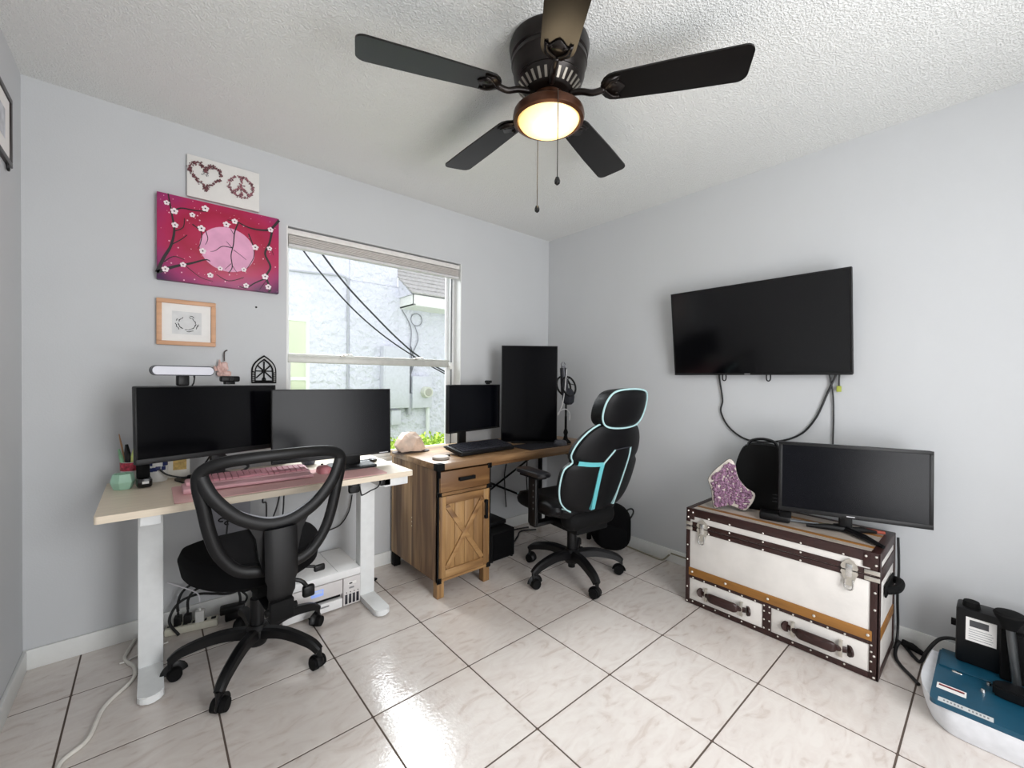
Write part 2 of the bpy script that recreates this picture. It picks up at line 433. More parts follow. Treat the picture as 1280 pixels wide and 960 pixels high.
# raised blind in the window head
bl = thing('window_blind', 'raised off-white slat blind bunched under the window head', 'blind', ((WX0+WX1)/2, YW+0.05, WZ1-0.11))
bm = B(); bx(bm, WX0+0.008, WX1-0.008, YW+0.012, YW+0.062, WZ1-0.038, WZ1-0.008, 0.003); obj('head_rail', bm, M('blind_rail', '#e6e3df', 0.5), bl, W=True)
for k in range(6):
    z = WZ1-0.046-k*0.0075
    bm = B(); bx(bm, WX0+0.014, WX1-0.014, YW+0.014-0.002*(k % 2), YW+0.060, z-0.0028, z, 0.001); obj('slat', bm, M('blind_slat', '#ece7e2', 0.55), bl, W=True)
bm = B(); bx(bm, WX0+0.014, WX1-0.014, YW+0.012, YW+0.06, WZ1-0.108, WZ1-0.092, 0.003); obj('bottom_rail', bm, M('blind_bottom', '#d6d5d5', 0.5), bl, W=True)

# ------------------------------------------------------------------ outside
bm = B(); bx(bm, -12, 14, YW+0.3, 16, -0.4, -0.3); struct(obj('ground', bm, M('lawn', '#8fa06a', 0.95, var=0.3, scale=12)), 'lawn between the houses')
STUCCO = M('stucco', '#dedee8', 0.85, var=0.03, scale=5, bump=1.0, bscale=11, bdist=0.06)
NW = 5.6
nb = thing('neighbour_house', 'white stucco house wall with low shingled roof seen through the window', 'house', (2.0, NW+0.1, -0.3))
bm = B(); bx(bm, -4, 1.978, NW, NW+0.2, -0.3, 3.2); obj('wall', bm, STUCCO, nb, W=True, smooth=0)
bm = B(); bx(bm, 1.99, 8, NW, NW+0.2, -0.3, 2.505); bx(bm, 1.99, 2.66, NW, NW+0.2, 2.515, 3.2); bx(bm, 1.97, 2.0, NW+0.01, NW+0.2, -0.3, 3.2); bx(bm, 1.99, 8, NW+0.01, NW+0.2, 2.5, 2.52)
obj('wall', bm, STUCCO, nb, W=True, smooth=0)
bm = B()
bx(bm, 2.70, 7, NW-0.42, NW-0.39, 2.21, 2.36, 0.004); bx(bm, 2.70, 2.73, NW-0.42, NW, 2.21, 2.36, 0.004); bx(bm, 2.70, 7, NW-0.42, NW, 2.215, 2.235)
obj('fascia', bm, M('fascia_white', '#f2f2ee', 0.6), nb, W=True)
rf = None
for k in range(9):
    y0 = NW-0.44+k*0.13; z0 = 2.365+k*0.085
    bm = B(); box(bm, (4.7, y0+0.075, z0+0.052), (4.06, 0.19, 0.02), 0, rot=(radians(27), 0, 0))
    o = obj('shingle_course', bm, M('shingle', '#b9b6b4', 0.9, var=0.25, scale=18, stretch=(1.2, 4, 4), bump=0.5, bscale=40), nb, W=True, smooth=0)
bm = B(); prism(bm, [(NW-0.41, 2.36), (NW, 2.36), (NW, 2.64)], 2.675, 2.70, lambda a, b, h: (h, a, b)); obj('gable_return', bm, STUCCO, nb, W=True, smooth=0)
nwn = B()
bx(nwn, 1.10, 1.49, NW-0.03, NW+0.01, 1.905, 1.95, 0.004); bx(nwn, 1.45, 1.49, NW-0.03, NW+0.01, 0.75, 1.91, 0.004); bx(nwn, 1.10, 1.46, NW-0.03, NW+0.01, 1.18, 1.22, 0.004)
wo = obj('window', nwn, M('neighbour_window_frame', '#eeeeea', 0.5), nb, W=True)
bm = B(); bx(bm, 1.10, 1.45, NW-0.012, NW-0.002, 0.76, 1.905); obj('pane', bm, M('neighbour_pane', '#c9cfb2', 0.2, var=0.1, scale=3), wo, W=True, smooth=0)
CONDUIT = M('conduit_grey', '#b5b6bd', 0.6)
bm = B(); tube(bm, [(1.0, NW-0.012, 2.49), (1.5, NW-0.012, 2.52), (1.88, NW-0.012, 2.54), (1.945, NW-0.012, 2.50), (1.962, NW-0.012, 2.40), (1.962, NW-0.012, 1.2), (1.962, NW-0.012, -0.2)], 0.013, sub=6)
obj('conduit', bm, CONDUIT, nb, W=True)
ELEC = M('meter_box_grey', '#d3d4dc', 0.55)
bm = B(); bx(bm, 2.41, 2.80, NW-0.12, NW, 0.80, 1.66, 0.006); p1 = obj('electric_panel', bm, ELEC, nb, W=True)
bm = B(); bx(bm, 2.43, 2.78, NW-0.126, NW-0.12, 0.83, 1.63, 0.004); obj('panel_cover', bm, ELEC, p1, W=True)
bm = B(); bx(bm, 2.85, 3.17, NW-0.11, NW, 0.79, 1.25, 0.006); p2 = obj('meter_box', bm, ELEC, nb, W=True)
bm = B(); cyl(bm, (3.06, NW-0.11, 1.02), (3.06, NW-0.20, 1.02), 0.085, 0.075, 24); obj('meter', bm, M('meter_glass', '#cfd0c4', 0.3), p2, W=True)
bm = B(); cyl(bm, (3.06, NW-0.20, 1.02), (3.06, NW-0.207, 1.02), 0.055, 0.05, 20); obj('meter_dial', bm, M('meter_dial', '#a9a89c', 0.5), p2, W=True)
bm = B(); cyl(bm, (3.13, NW-0.05, 0.79), (3.13, NW-0.05, -0.3), 0.03); obj('pipe', bm, WHITEM, nb, W=True)
bm = B(); bx(bm, 2.55, 2.69, NW-0.08, NW, 0.56, 0.77, 0.006); obj('junction_box', bm, ELEC, nb, W=True)
bm = B()
for k in range(4):
    xx = 2.815+0.012*k
    tube(bm, [(xx, NW-0.05, 1.62+0.02*k), (xx-0.02+0.015*k, NW-0.09, 1.45), (xx+0.03-0.02*k, NW-0.07, 1.2), (2.83, NW-0.05, 0.95), (2.83, NW-0.04, 0.82)], 0.007, sub=5, n=6)
obj('wire_bundle', bm, M('wire_dark_grey', '#74747c', 0.7), nb, W=True)
bm = B(); cyl(bm, (2.83, NW-0.05, 1.0), (2.83, NW-0.05, 0.70), 0.035); obj('conduit_elbow', bm, CONDUIT, nb, W=True)
bm = B()
tube(bm, [(2.955+0.09*cos(a*pi/8), NW-0.015, 2.08+0.09*sin(a*pi/8)) for a in range(16)], 0.006, closed=True, n=6)
tube(bm, [(2.72, NW-0.02, 2.2), (2.82, NW-0.02, 2.05), (2.87, NW-0.02, 1.9), (2.85, NW-0.02, 1.6)], 0.007, sub=5, n=6)
tube(bm, [(2.92, NW-0.02, 2.0), (2.98, NW-0.02, 1.8), (2.90, NW-0.02, 1.6)], 0.006, sub=5, n=6)
obj('coiled_wire', bm, M('wire_grey', '#8d8d95', 0.7), nb, W=True)
WIRE = M('service_wire', '#26262a', 0.6)
cable('service_wire', [(0.9, 5.2, 3.25), (1.26, 5.2, 2.747), (1.502, 5.2, 2.454), (1.876, 5.2, 2.078), (2.289, 5.2, 1.765), (2.748, 5.2, 1.504), (3.25, 5.2, 1.27), (3.9, 5.3, 1.0)], 0.009, WIRE, 'lower of two black overhead wires sagging across the neighbour house', 'wire', 'overhead service wires', n=6)
cable('service_wire', [(1.1, 5.17, 3.2), (1.439, 5.17, 2.758), (1.778, 5.17, 2.357), (2.181, 5.17, 1.981), (2.50, 5.17, 1.71), (2.80, 5.17, 1.505), (3.3, 5.17, 1.27), (3.9, 5.27, 1.02)], 0.011, WIRE, 'upper of two black overhead wires sagging across the neighbour house', 'wire', 'overhead service wires', n=6)
# hedge
hd = thing('hedge', 'bright green clipped hedge outside the window', 'hedge', (2.0, 4.0, -0.3))
bm = B(); bx(bm, 0.5, 3.2, 3.85, 4.25, -0.3, 0.52, 0.06, 3); obj('hedge_core', bm, M('hedge_core', '#5f7d2c', 0.9, var=0.3, scale=40), hd, W=True)
bm = B(); rr = random.Random(3)
for k in range(4200):
    if rr.random() < 0.5: p = Vector((rr.uniform(0.5, 3.2), rr.uniform(3.83, 4.25), 0.53+rr.gauss(0, 0.035)))
    else: p = Vector((rr.uniform(0.5, 3.2), 3.85+rr.gauss(0, 0.025), rr.uniform(0.0, 0.55)))
    a = Vector((rr.gauss(0, 1), rr.gauss(0, 1), rr.gauss(0, 1))).normalized(); b = a.cross(Vector((rr.gauss(0, 1), rr.gauss(0, 1), rr.gauss(0, 1)))).normalized()
    s = rr.uniform(0.018, 0.032)
    bm.faces.new([bm.verts.new(p+a*s), bm.verts.new(p+b*s*0.55), bm.verts.new(p-a*s), bm.verts.new(p-b*s*0.55)])
lv = obj('leaves', bm, M('hedge_leaf', '#a9c24a', 0.6, var=0.35, scale=25), hd, W=True, smooth=0); lv['kind'] = 'stuff'

# ------------------------------------------------------------------ ceiling fan
FX, FY = 1.105, 1.09
fan = thing('ceiling_fan', 'dark bronze five-blade ceiling fan with a lit glass bowl', 'ceiling fan', (FX, FY, H))
bm = B(); lathe(bm, [(0, 0), (0.142, 0), (0.146, -0.012), (0.140, -0.05), (0.134, -0.056), (0.138, -0.062), (0.138, -0.075), (0.132, -0.082), (0.128, -0.12), (0.118, -0.132), (0, -0.132)], 48)
mh = obj('motor_housing', bm, BRONZE, fan)
bm = B(); lathe(bm, [(0.118, -0.132), (0.121, -0.138), (0.117, -0.144), (0.082, -0.178), (0.076, -0.182), (0, -0.182)], 48)
obj('lower_housing', bm, BRONZE, fan)
bm = B()
for k in range(28):
    a = 2*pi*k/28
    t = B(); box(t, (0.101, 0, -0.1607), (0.034, 0.009, 0.0025), 0, rot=(0, radians(-44), 0)); merge(bm, t, Matrix.Rotation(a, 4, 'Z'))
obj('vent_slots', bm, M('vent_metal', '#a09a90', 0.4, metal=0.8), fan)
bm = B(); lathe(bm, [(0.05, -0.182), (0.058, -0.186), (0.058, -0.215), (0.07, -0.222), (0.105, -0.228), (0.128, -0.246), (0.131, -0.262), (0.127, -0.274), (0.116, -0.278), (0.112, -0.27), (0.10, -0.25), (0.05, -0.235), (0.0, -0.235)], 48)
obj('light_fitter', bm, M('copper_bronze', '#4a2c1c', 0.3, metal=0.6, var=0.2), fan)
bm = B(); lathe(bm, [(0.113, -0.266), (0.112, -0.272), (0.104, -0.284), (0.086, -0.295), (0.055, -0.303), (0.02, -0.307), (0, -0.3075)], 40)
obj('glass_bowl', bm, M('lit_glass', '#fff0c4', 0.35, emit=('#ffca70', 0.72)), fan, label='glowing warm frosted glass bowl')
ld = bpy.data.lights.new('fan_bulb', 'POINT'); ld.energy = 1.6; ld.color = (1.0, 0.78, 0.5); ld.shadow_soft_size = 0.1
lo = bpy.data.objects.new('fan_bulb', ld); COL.objects.link(lo); lo.parent = fan; lo.location = (0, 0, -0.40)
lo.location = (0, 0, -0.37)
# blade (shared mesh) and its iron
bo = []
L0, L1 = 0.185, 0.665
for k in range(9): a = pi/2+k/8*pi; bo.append((L0+0.05+0.05*cos(a), 0.056*sin(a)))
bo += [(0.45, -0.066)]
for k in range(7): a = -pi/2+k/6*pi/2; bo.append((L1-0.03+0.03*cos(a), -0.070+0.03+0.03*sin(a)))
for k in range(7): a = k/6*pi/2; bo.append((L1-0.03+0.03*cos(a), 0.070-0.03+0.03*sin(a)))
bo += [(0.45, 0.066)]
bm = B(); prism(bm, bo, -0.003, 0.003)
blade_mat = M('blade_espresso', '#0b0807', 0.28, var=0.3, scale=5, stretch=(1, 12, 12), spec=0.4)
bb = bm; bmesh.ops.recalc_face_normals(bb, faces=bb.faces[:]); blade_me = bpy.data.meshes.new('blade'); bb.to_mesh(blade_me); bb.free(); blade_me.materials.append(blade_mat)
bm = B()
prism(bm, [(0.19, -0.018), (0.215, -0.042), (0.255, -0.046), (0.243, -0.028), (0.262, -0.012), (0.27, 0), (0.262, 0.012), (0.243, 0.028), (0.255, 0.046), (0.215, 0.042), (0.19, 0.018)], -0.008, -0.003)
tube(bm, [(0.075, 0, 0.004), (0.12, 0, 0.0), (0.16, 0, -0.012), (0.20, 0, -0.006)], 0.011, sub=4, n=8)
for s in (-1, 1):
    tube(bm, [(0.20, 0, -0.009), (0.225, s*0.03, -0.011), (0.25, s*0.037, -0.009)], 0.004, sub=4, n=6)
    cyl(bm, (0.24, s*0.022, -0.008), (0.24, s*0.022, -0.011), 0.005, n=8)
bmesh.ops.recalc_face_normals(bm, faces=bm.faces[:]); iron_me = bpy.data.meshes.new('blade_iron'); bm.to_mesh(iron_me); bm.free(); iron_me.materials.append(BRONZE)
for p in iron_me.polygons: p.use_smooth = True
for k in range(5):
    a = radians(15.5+72*k)
    b_ = inst('blade', blade_me, fan, (0, 0, -0.186)); b_.rotation_mode = 'XYZ'
    b_.rotation_euler = (radians(-9), 0, a)
    inst('blade_iron', iron_me, b_, (0, 0, 0))
for (cx, cy, zt, zb) in ((-0.072, -0.115, -0.245, -0.545), (0.04, 0.097, -0.245, -0.545)):
    bm = B(); cyl(bm, (cx, cy, zt), (cx, cy, zb), 0.0016, n=6); c_ = obj('pull_chain', bm, M('chain_dark', '#3a342e', 0.5, metal=0.4), fan)
    bm = B(); lathe(bm, [(0, 0.014), (0.006, 0.012), (0.010, 0.0), (0.009, -0.008), (0.004, -0.013), (0, -0.014)], 14, (cx, cy, zb-0.008)); obj('pull_knob', bm, BLACKG, c_)

# ------------------------------------------------------------------ wall art
# white canvas with pebble heart and peace sign
def scatter_chips(bm, path, spread, n, y, rnd, size=(0.004, 0.009)):
    for k in range(n):
        p = path[rnd.randrange(len(path))]
        x = p[0]+rnd.gauss(0, spread); z = p[1]+rnd.gauss(0, spread); s = rnd.uniform(*size); a = rnd.uniform(0, pi)
        box(bm, (x, y-rnd.uniform(0.001, 0.004), z), (s, 0.004, s*0.6), 0, rot=(0, a, 0))
cv = thing('stretched_canvas', 'white canvas with stone-chip heart and peace sign above pink painting', 'canvas art', (0.287, YW, 2.099))
bm = B(); bx(bm, 0.134, 0.439, YW-0.022, YW, 2.099, 2.302, 0.002); obj('canvas_panel', bm, M('canvas_white', '#e3e1dd', 0.85, var=0.02, bump=0.1, bscale=900), cv, W=True)
rnd = random.Random(5)
chip = M('stone_chips', '#6b3f44', 0.35, var=0.95, scale=150)
hp = []
for k in range(60):
    t = 2*pi*k/60; hp.append((0.207+0.0040*16*sin(t)**3, 2.218+0.0042*(13*cos(t)-5*cos(2*t)-2*cos(3*t)-cos(4*t))))
bm = B(); scatter_chips(bm, hp, 0.0042, 300, YW-0.022, rnd); obj('heart_mosaic', bm, chip, cv, W=True, smooth=0)
bm = B(); scatter_chips(bm, [(0.207+0.012*cos(k), 2.222+0.008*sin(2*k)) for k in range(8)], 0.003, 12, YW-0.022, rnd, (0.003, 0.006)); obj('initials', bm, GREYLINE, cv, W=True, smooth=0)
pp = []
pc = (0.357, 2.205)
for k in range(50): a = 2*pi*k/50; pp.append((pc[0]+0.052*cos(a), pc[1]+0.052*sin(a)))
for k in range(18): pp.append((pc[0], pc[1]-0.05+0.1*k/17))
for k in range(9):
    for s in (-1, 1): pp.append((pc[0]+s*0.036*k/8, pc[1]-0.036*k/8))
bm = B(); scatter_chips(bm, pp, 0.0034, 280, YW-0.022, rnd); obj('peace_mosaic', bm, M('stone_chips_rose', '#8c5a62', 0.35, var=0.95, scale=170), cv, W=True, smooth=0)

# cherry blossom painting
def paint_mat():
    mt = bpy.data.materials.new('crimson_painting'); mt.use_nodes = True; nt = mt.node_tree; N = nt.nodes; L = nt.links
    b = N['Principled BSDF']; b.inputs['Roughness'].default_value = 0.45
    tc = N.new('ShaderNodeTexCoord'); mp = N.new('ShaderNodeMapping')
    mp.inputs['Location'].default_value = (-0.02, 0, -0.22/0.2*1.0); mp.inputs['Scale'].default_value = (3.4, 0, 4.6)
    L.new(tc.outputs['Object'], mp.inputs[0])
    gr = N.new('ShaderNodeVectorMath'); gr.operation = 'LENGTH'; L.new(mp.outputs[0], gr.inputs[0])
    nz = N.new('ShaderNodeTexNoise'); nz.inputs['Scale'].default_value = 9; nz.inputs['Detail'].default_value = 5; L.new(tc.outputs['Object'], nz.inputs['Vector'])
    ma = N.new('ShaderNodeMath'); ma.operation = 'MULTIPLY_ADD'; ma.inputs[1].default_value = 0.5; ma.inputs[2].default_value = -0.25; L.new(nz.outputs[0], ma.inputs[0])
    ad = N.new('ShaderNodeMath'); L.new(gr.outputs['Value'], ad.inputs[0]); L.new(ma.outputs[0], ad.inputs[1])
    cr = N.new('ShaderNodeValToRGB'); e = cr.color_ramp.elements
    e[0].position = 0.0; e[0].color = lin('#c4255c'); e[1].position = 1.0; e[1].color = lin('#4a1a4c')
    for pos, c in ((0.45, '#a8143f'), (0.62, '#b41f55'), (0.80, '#a02a68')):
        k = e.new(pos); k.color = lin(c)
    mr = N.new('ShaderNodeMapRange'); mr.inputs['From Max'].default_value = 1.35; L.new(ad.outputs[0], mr.inputs[0])
    L.new(mr.outputs[0], cr.inputs[0]); L.new(cr.outputs[0], b.inputs['Base Color'])
    return mt
PX0, PX1, PZ0, PZ1 = 0.022, 0.530, 1.676, 2.082
pt = thing('painting', 'crimson cherry blossom painting with pale pink moon', 'painting', ((PX0+PX1)/2, YW, PZ0))
PY = YW-0.036
bm = B(); bx(bm, PX0, PX1, PY, YW, PZ0, PZ1, 0.002); obj('canvas_panel', bm, paint_mat(), pt, W=True)
def pc_(u, v): return (PX0+(PX1-PX0)*u, PZ1-(PZ1-PZ0)*v)   # u,v in 0..1 from the top left of the picture
mc = pc_(0.545, 0.53)
bm = B(); prism(bm, [(mc[0]+0.117*cos(2*pi*k/40), mc[1]+0.112*sin(2*pi*k/40)) for k in range(40)], 0, 0.0008, lambda a, b, h: (a, PY-h, b))
obj('moon', bm, M('moon_pink', '#e2a2c3', 0.5, var=0.12, scale=12), pt, W=True)
def branch(bm, pts, r0, r1):
    P = spline([pc_(*p)+(0,) for p in pts], 5)
    P = [Vector((p.x, PY-0.001, p.y)) for p in P]; n = len(P); L_ = []; R_ = []
    for i in range(n):
        d = (P[min(i+1, n-1)]-P[max(i-1, 0)]).normalized(); nn = Vector((-d.z, 0, d.x)); r = r0+(r1-r0)*i/(n-1)
        L_.append(bm.verts.new(P[i]+nn*r)); R_.append(bm.verts.new(P[i]-nn*r))
    off = Vector((0, -0.0008, 0))
    Lf = [bm.verts.new(v.co+off) for v in L_]; Rf = [bm.verts.new(v.co+off) for v in R_]
    for i in range(n-1):
        bm.faces.new((Lf[i], Lf[i+1], Rf[i+1], Rf[i])); bm.faces.new((L_[i], L_[i+1], Lf[i+1], Lf[i])); bm.faces.new((R_[i], R_[i+1], Rf[i+1], Rf[i]))
BR = [([(0.0, .93), (.05, .75), (.10, .60), (.125, .42), (.11, .25), (.08, .0)], .010, .003),
      ([(0, .93), (.12, .84), (.25, .77), (.36, .70), (.40, .71)], .011, .002),
      ([(.10, .22), (.17, .14), (.28, .13), (.37, .11)], .005, .003),
      ([(.11, .58), (.18, .50), (.22, .44)], .003, .002), ([(.13, .42), (.19, .36), (.20, .25)], .003, .002),
      ([(.05, .80), (.12, .72), (.20, .74)], .003, .002), ([(.26, .30), (.33, .38), (.32, .52), (.30, .58)], .004, .001),
      ([(.36, .34), (.38, .44), (.36, .52)], .003, .001),
      ([(1.0, .02), (.92, .16), (.83, .20), (.72, .20), (.62, .16), (.54, .16)], .009, .002),
      ([(.63, .17), (.60, .30), (.59, .45), (.57, .60), (.58, .74), (.55, .82)], .004, .002),
      ([(.58, .50), (.50, .50), (.44, .57), (.40, .59)], .003, .001), ([(.58, .50), (.53, .43)], .002, .001), ([(.59, .52), (.66, .58), (.70, .62)], .002, .001),
      ([(.59, .32), (.56, .25)], .002, .001), ([(.57, .70), (.52, .78)], .002, .001), ([(.58, .72), (.62, .80)], .002, .001),
      ([(.72, .28), (.76, .42), (.77, .55), (.73, .68), (.68, .78)], .004, .001),
      ([(.94, .14), (.91, .35), (.87, .50), (.92, .66), (.88, .80), (.92, .95), (.90, 1.0)], .007, .006),
      ([(.88, .82), (.78, .90), (.70, .98), (.64, .97)], .005, .002), ([(.92, .40), (.95, .50)], .002, .001), ([(.88, .85), (.82, .98)], .002, .001),
      ([(.20, .80), (.32, .92), (.42, .95)], .002, .001), ([(.45, .86), (.55, .92), (.68, .85)], .002, .002)]
for pts, a, b in BR:
    bm = B(); branch(bm, pts, a*0.72, b*0.8); obj('branch', bm, M('branch_black', '#1a0d14', 0.5), pt, W=True, smooth=0)
BL = [(.07, .11), (.125, .19), (.13, .35), (.26, .19), (.36, .08), (.06, .88), (.19, .80), (.33, .33), (.34, .60), (.40, .88), (.48, .78), (.53, .22), (.60, .16), (.68, .75), (.78, .44), (.92, .17), (.91, .42), (.87, .80), (.90, .93), (.70, .95)]
bpet = B()
for k in range(5):
    a = 2*pi*k/5+0.3; prism(bpet, [(cos(a)*0.0085+0.0062*cos(t*pi/5), sin(a)*0.0085+0.0062*sin(t*pi/5)) for t in range(10)], 0, 0.001, lambda x, y, h: (x, -h, y))
bmesh.ops.recalc_face_normals(bpet, faces=bpet.faces[:]); bl_me = bpy.data.meshes.new('blossom'); bpet.to_mesh(bl_me); bpet.free(); bl_me.materials.append(M('blossom_white', '#f5e6ea', 0.5))
bcen = B(); prism(bcen, [(0.0035*cos(t*pi/4), 0.0035*sin(t*pi/4)) for t in range(8)], 0, 0.0016, lambda x, y, h: (x, -h, y))
bmesh.ops.recalc_face_normals(bcen, faces=bcen.faces[:]); bc_me = bpy.data.meshes.new('blossom_centre'); bcen.to_mesh(bc_me); bcen.free(); bc_me.materials.append(M('blossom_centre', '#3a1626', 0.5))
for k, (u, v) in enumerate(BL):
    x, z = pc_(u, v); s = 0.8+0.35*((k*37) % 10)/10
    bo_ = inst('blossom', bl_me, pt, (x-(PX0+PX1)/2, PY-YW-0.0018, z-PZ0), scale=(s, 1, s)); inst('blossom_centre', bc_me, bo_, (0, 0, 0))
bm = B(); rnd = random.Random(11)
for k in range(95):
    u, v = rnd.random()*0.97+0.015, rnd.random()*0.97+0.015
    if (u-.555)**2/.045+(v-.52)**2/.09 < 1: continue
    x, z = pc_(u, v); s = rnd.choice((0.0014, 0.002, 0.0034))
    prism(bm, [(x+s*cos(t*pi/3), z+s*sin(t*pi/3)) for t in range(6)], 0.0005, 0.0013, lambda a, b, h: (a, PY-h, b))
o = obj('petal_specks', bm, M('petal_pink', '#ecb4c6', 0.5), pt, W=True, smooth=0); o['kind'] = 'stuff'

# wood framed print
fr = thing('framed_print', 'light wood frame with white mat and black ink wreath drawing', 'picture frame', (0.135, YW, 1.37))
fx0, fx1, fz0, fz1 = 0.020, 0.250, 1.370, 1.590
bm = B()
for a in ((fx0, fx1, fz1-0.02, fz1), (fx0, fx1, fz0, fz0+0.02), (fx0, fx0+0.02, fz0+0.02, fz1-0.02), (fx1-0.02, fx1, fz0+0.02, fz1-0.02)): bx(bm, a[0], a[1], YW-0.022, YW, a[2], a[3], 0.003)
obj('frame', bm, ORANGEWOOD, fr, W=True)
bm = B(); bx(bm, fx0+0.018, fx1-0.018, YW-0.012, YW-0.002, fz0+0.018, fz1-0.018); obj('mat_board', bm, PAPER, fr, W=True)
bm = B(); bx(bm, 0.078, 0.192, YW-0.0128, YW-0.011, 1.425, 1.535); obj('print', bm, M('print_paper', '#dcdcdc', 0.7), fr, W=True)
bm = B(); rnd = random.Random(2)
for k in range(30):
    a = -pi/2+(k/29-0.5)*1.75*pi
    for rr_, q in ((0.033, 0.5), (0.043, 0.35)):
        if rnd.random() < q+0.3*abs(sin(a)):
            x = 0.135+rr_*cos(a); z = 1.478+rr_*0.92*sin(a)
            box(bm, (x, YW-0.0132, z), (0.011, 0.001, 0.0028), 0, rot=(0, -a-pi/2+rnd.uniform(-.5, .5), 0))
obj('ink_wreath', bm, DARKLINE, fr, W=True, smooth=0)
# picture on the left wall, seen edge-on
lf = thing('framed_picture', 'dark-framed picture at the upper left edge on the left wall', 'picture frame', (XL, 2.20, 1.985))
bm = B()
for a in ((2.00, 2.405, 2.218, 2.238), (2.00, 2.405, 1.985, 2.005), (2.00, 2.02, 2.005, 2.218), (2.385, 2.405, 2.005, 2.218)): bx(bm, XL, XL+0.012, a[0], a[1], a[2], a[3], 0.002)
obj('frame', bm, M('dark_frame', '#241a1a', 0.4, var=0.2), lf, W=True)
bm = B(); bx(bm, XL+0.002, XL+0.007, 2.015, 2.39, 2.0, 2.222); obj('mat_board', bm, PAPER, lf, W=True)
bm = B(); bx(bm, XL+0.0065, XL+0.008, 2.09, 2.32, 2.06, 2.165); obj('print', bm, M('print_grey', '#c8cbd0', 0.6, var=0.3, scale=20), lf, W=True)
bm = B(); tube(bm, [(XL+0.006, 2.355, 1.987), (XL+0.007, 2.358, 1.97), (XL+0.007, 2.37, 1.966), (XL+0.006, 2.38, 1.975)], 0.004, sub=4); obj('hanging_hook', bm, BLACK, lf, W=True)
# pink hanging crystal ornament
ho = thing('hanging_ornament', 'rose quartz crystal cluster hanging from a cord on the wall', 'ornament', (0.285, YW-0.02, 1.215))
bm = B(); tube(bm, [(0.300, YW-0.004, 1.357), (0.290, YW-0.006, 1.35), (0.286, YW-0.014, 1.335), (0.286, YW-0.018, 1.30)], 0.003, sub=4); obj('cord', bm, M('dark_cord', '#4b4240', 0.7), ho, W=True)
bm = B(); rnd = random.Random(9)
for k in range(16):
    x = 0.285+rnd.gauss(0, 0.016); z = rnd.uniform(1.225, 1.27); s = rnd.uniform(0.008, 0.013); hh = rnd.uniform(0.02, 0.045); t = rnd.uniform(-.5, .5)
    cyl(bm, (x, YW-0.022, z), (x+sin(t)*hh, YW-0.022-rnd.uniform(0, .01), z+cos(t)*hh), s, s*0.25, 6)
box(bm, (0.285, YW-0.02, 1.272), (0.03, 0.022, 0.045), 0.008); box(bm, (0.285, YW-0.02, 1.235), (0.062, 0.022, 0.03), 0.012)
obj('crystals', bm, M('rose_quartz', '#d8b3ab', 0.35, var=0.15, scale=60), ho, W=True, smooth=20)
# black gothic arch plaque
ar = thing('arch_plaque', 'black gothic arch plaque with wheel spokes and lettered rim on the wall', 'wall plaque', (0.466, YW, 1.186))
def arch(wd, hh, z0, n=10):
    R_ = hh*0.62; pts = [(0.466-wd/2, z0), (0.466+wd/2, z0)]; zs = z0+hh*0.42
    for k in range(n+1):
        t = k/n; pts.append((0.466+wd/2*(1-t**1.9), zs+(hh-hh*0.42)*t**0.85 if t > 0 else zs))
    for k in range(n-1, -1, -1):
        t = k/n; pts.append((0.466-wd/2*(1-t**1.9), zs+(hh-hh*0.42)*t**0.85 if t > 0 else zs))
    return pts
def ring_prism(bm, o1, o2, y0, y1):
    n = len(o1)
    V = [[bm.verts.new((p[0], y, p[1])) for p in o] for o in (o1, o2) for y in (y0, y1)]
    for i in range(n):
        j = (i+1) % n
        for a, b in ((0, 1), (2, 3), (0, 2), (1, 3)): bm.faces.new((V[a][i], V[a][j], V[b][j], V[b][i]))
o1 = arch(0.118, 0.152, 1.186); o2 = arch(0.078, 0.108, 1.202)
bm = B(); ring_prism(bm, o1, o2, YW-0.009, YW-0.001); obj('rim', bm, BLACKM, ar, W=True, smooth=0)
for k in range(4):
    a = pi*k/4; bm = B(); box(bm, (0.466, YW-0.005, 1.252), (0.105 if k in (0, 2) else 0.104, 0.007, 0.006), 0, rot=(0, a, 0)); obj('spoke', bm, BLACKM, ar, W=True, smooth=0)
bm = B(); cyl(bm, (0.466, YW-0.001, 1.252), (0.466, YW-0.010, 1.252), 0.008); obj('hub', bm, BLACKM, ar, W=True)
bm = B(); tube(bm, [(0.466+0.008*cos(t*pi/6), YW-0.006, 1.208+0.008*sin(t*pi/6)) for t in range(12)], 0.0025, closed=True, n=6); obj('lower_ring', bm, BLACKM, ar, W=True)
bm = B()
om = [((a[0]+b[0])/2, (a[1]+b[1])/2) for a, b in zip(o1, o2)][2:]
for k, p in enumerate(om):
    for q in range(3):
        n_ = om[(k+1) % len(om)]
        if k == len(om)-1: continue
        x = p[0]+(n_[0]-p[0])*q/3; z = p[1]+(n_[1]-p[1])*q/3; box(bm, (x, YW-0.0095, z), (0.0026, 0.0014, 0.009), 0, rot=(0, atan2(x-0.466, z-1.23), 0))
for s in (-1, 1):
    for q in range(7): box(bm, (0.466+s*0.05, YW-0.0095, 1.197+q*0.0075), (0.009, 0.0014, 0.0026), 0)
obj('rim_lettering', bm, M('letter_grey', '#b5b5b5', 0.6), ar, W=True, smooth=0)
bm = B(); lathe(bm, [(0, -0.006), (0.005, -0.004), (0.005, 0), (0, 0.0)], 12)
bmesh.ops.transform(bm, matrix=Matrix.Translation((0.429, YW, 1.594)) @ Matrix.Rotation(radians(-90), 4, 'X'), verts=bm.verts)
tag(obj('nail_head', bm, BLACK), 'small black nail head in the wall below the painting', 'nail')

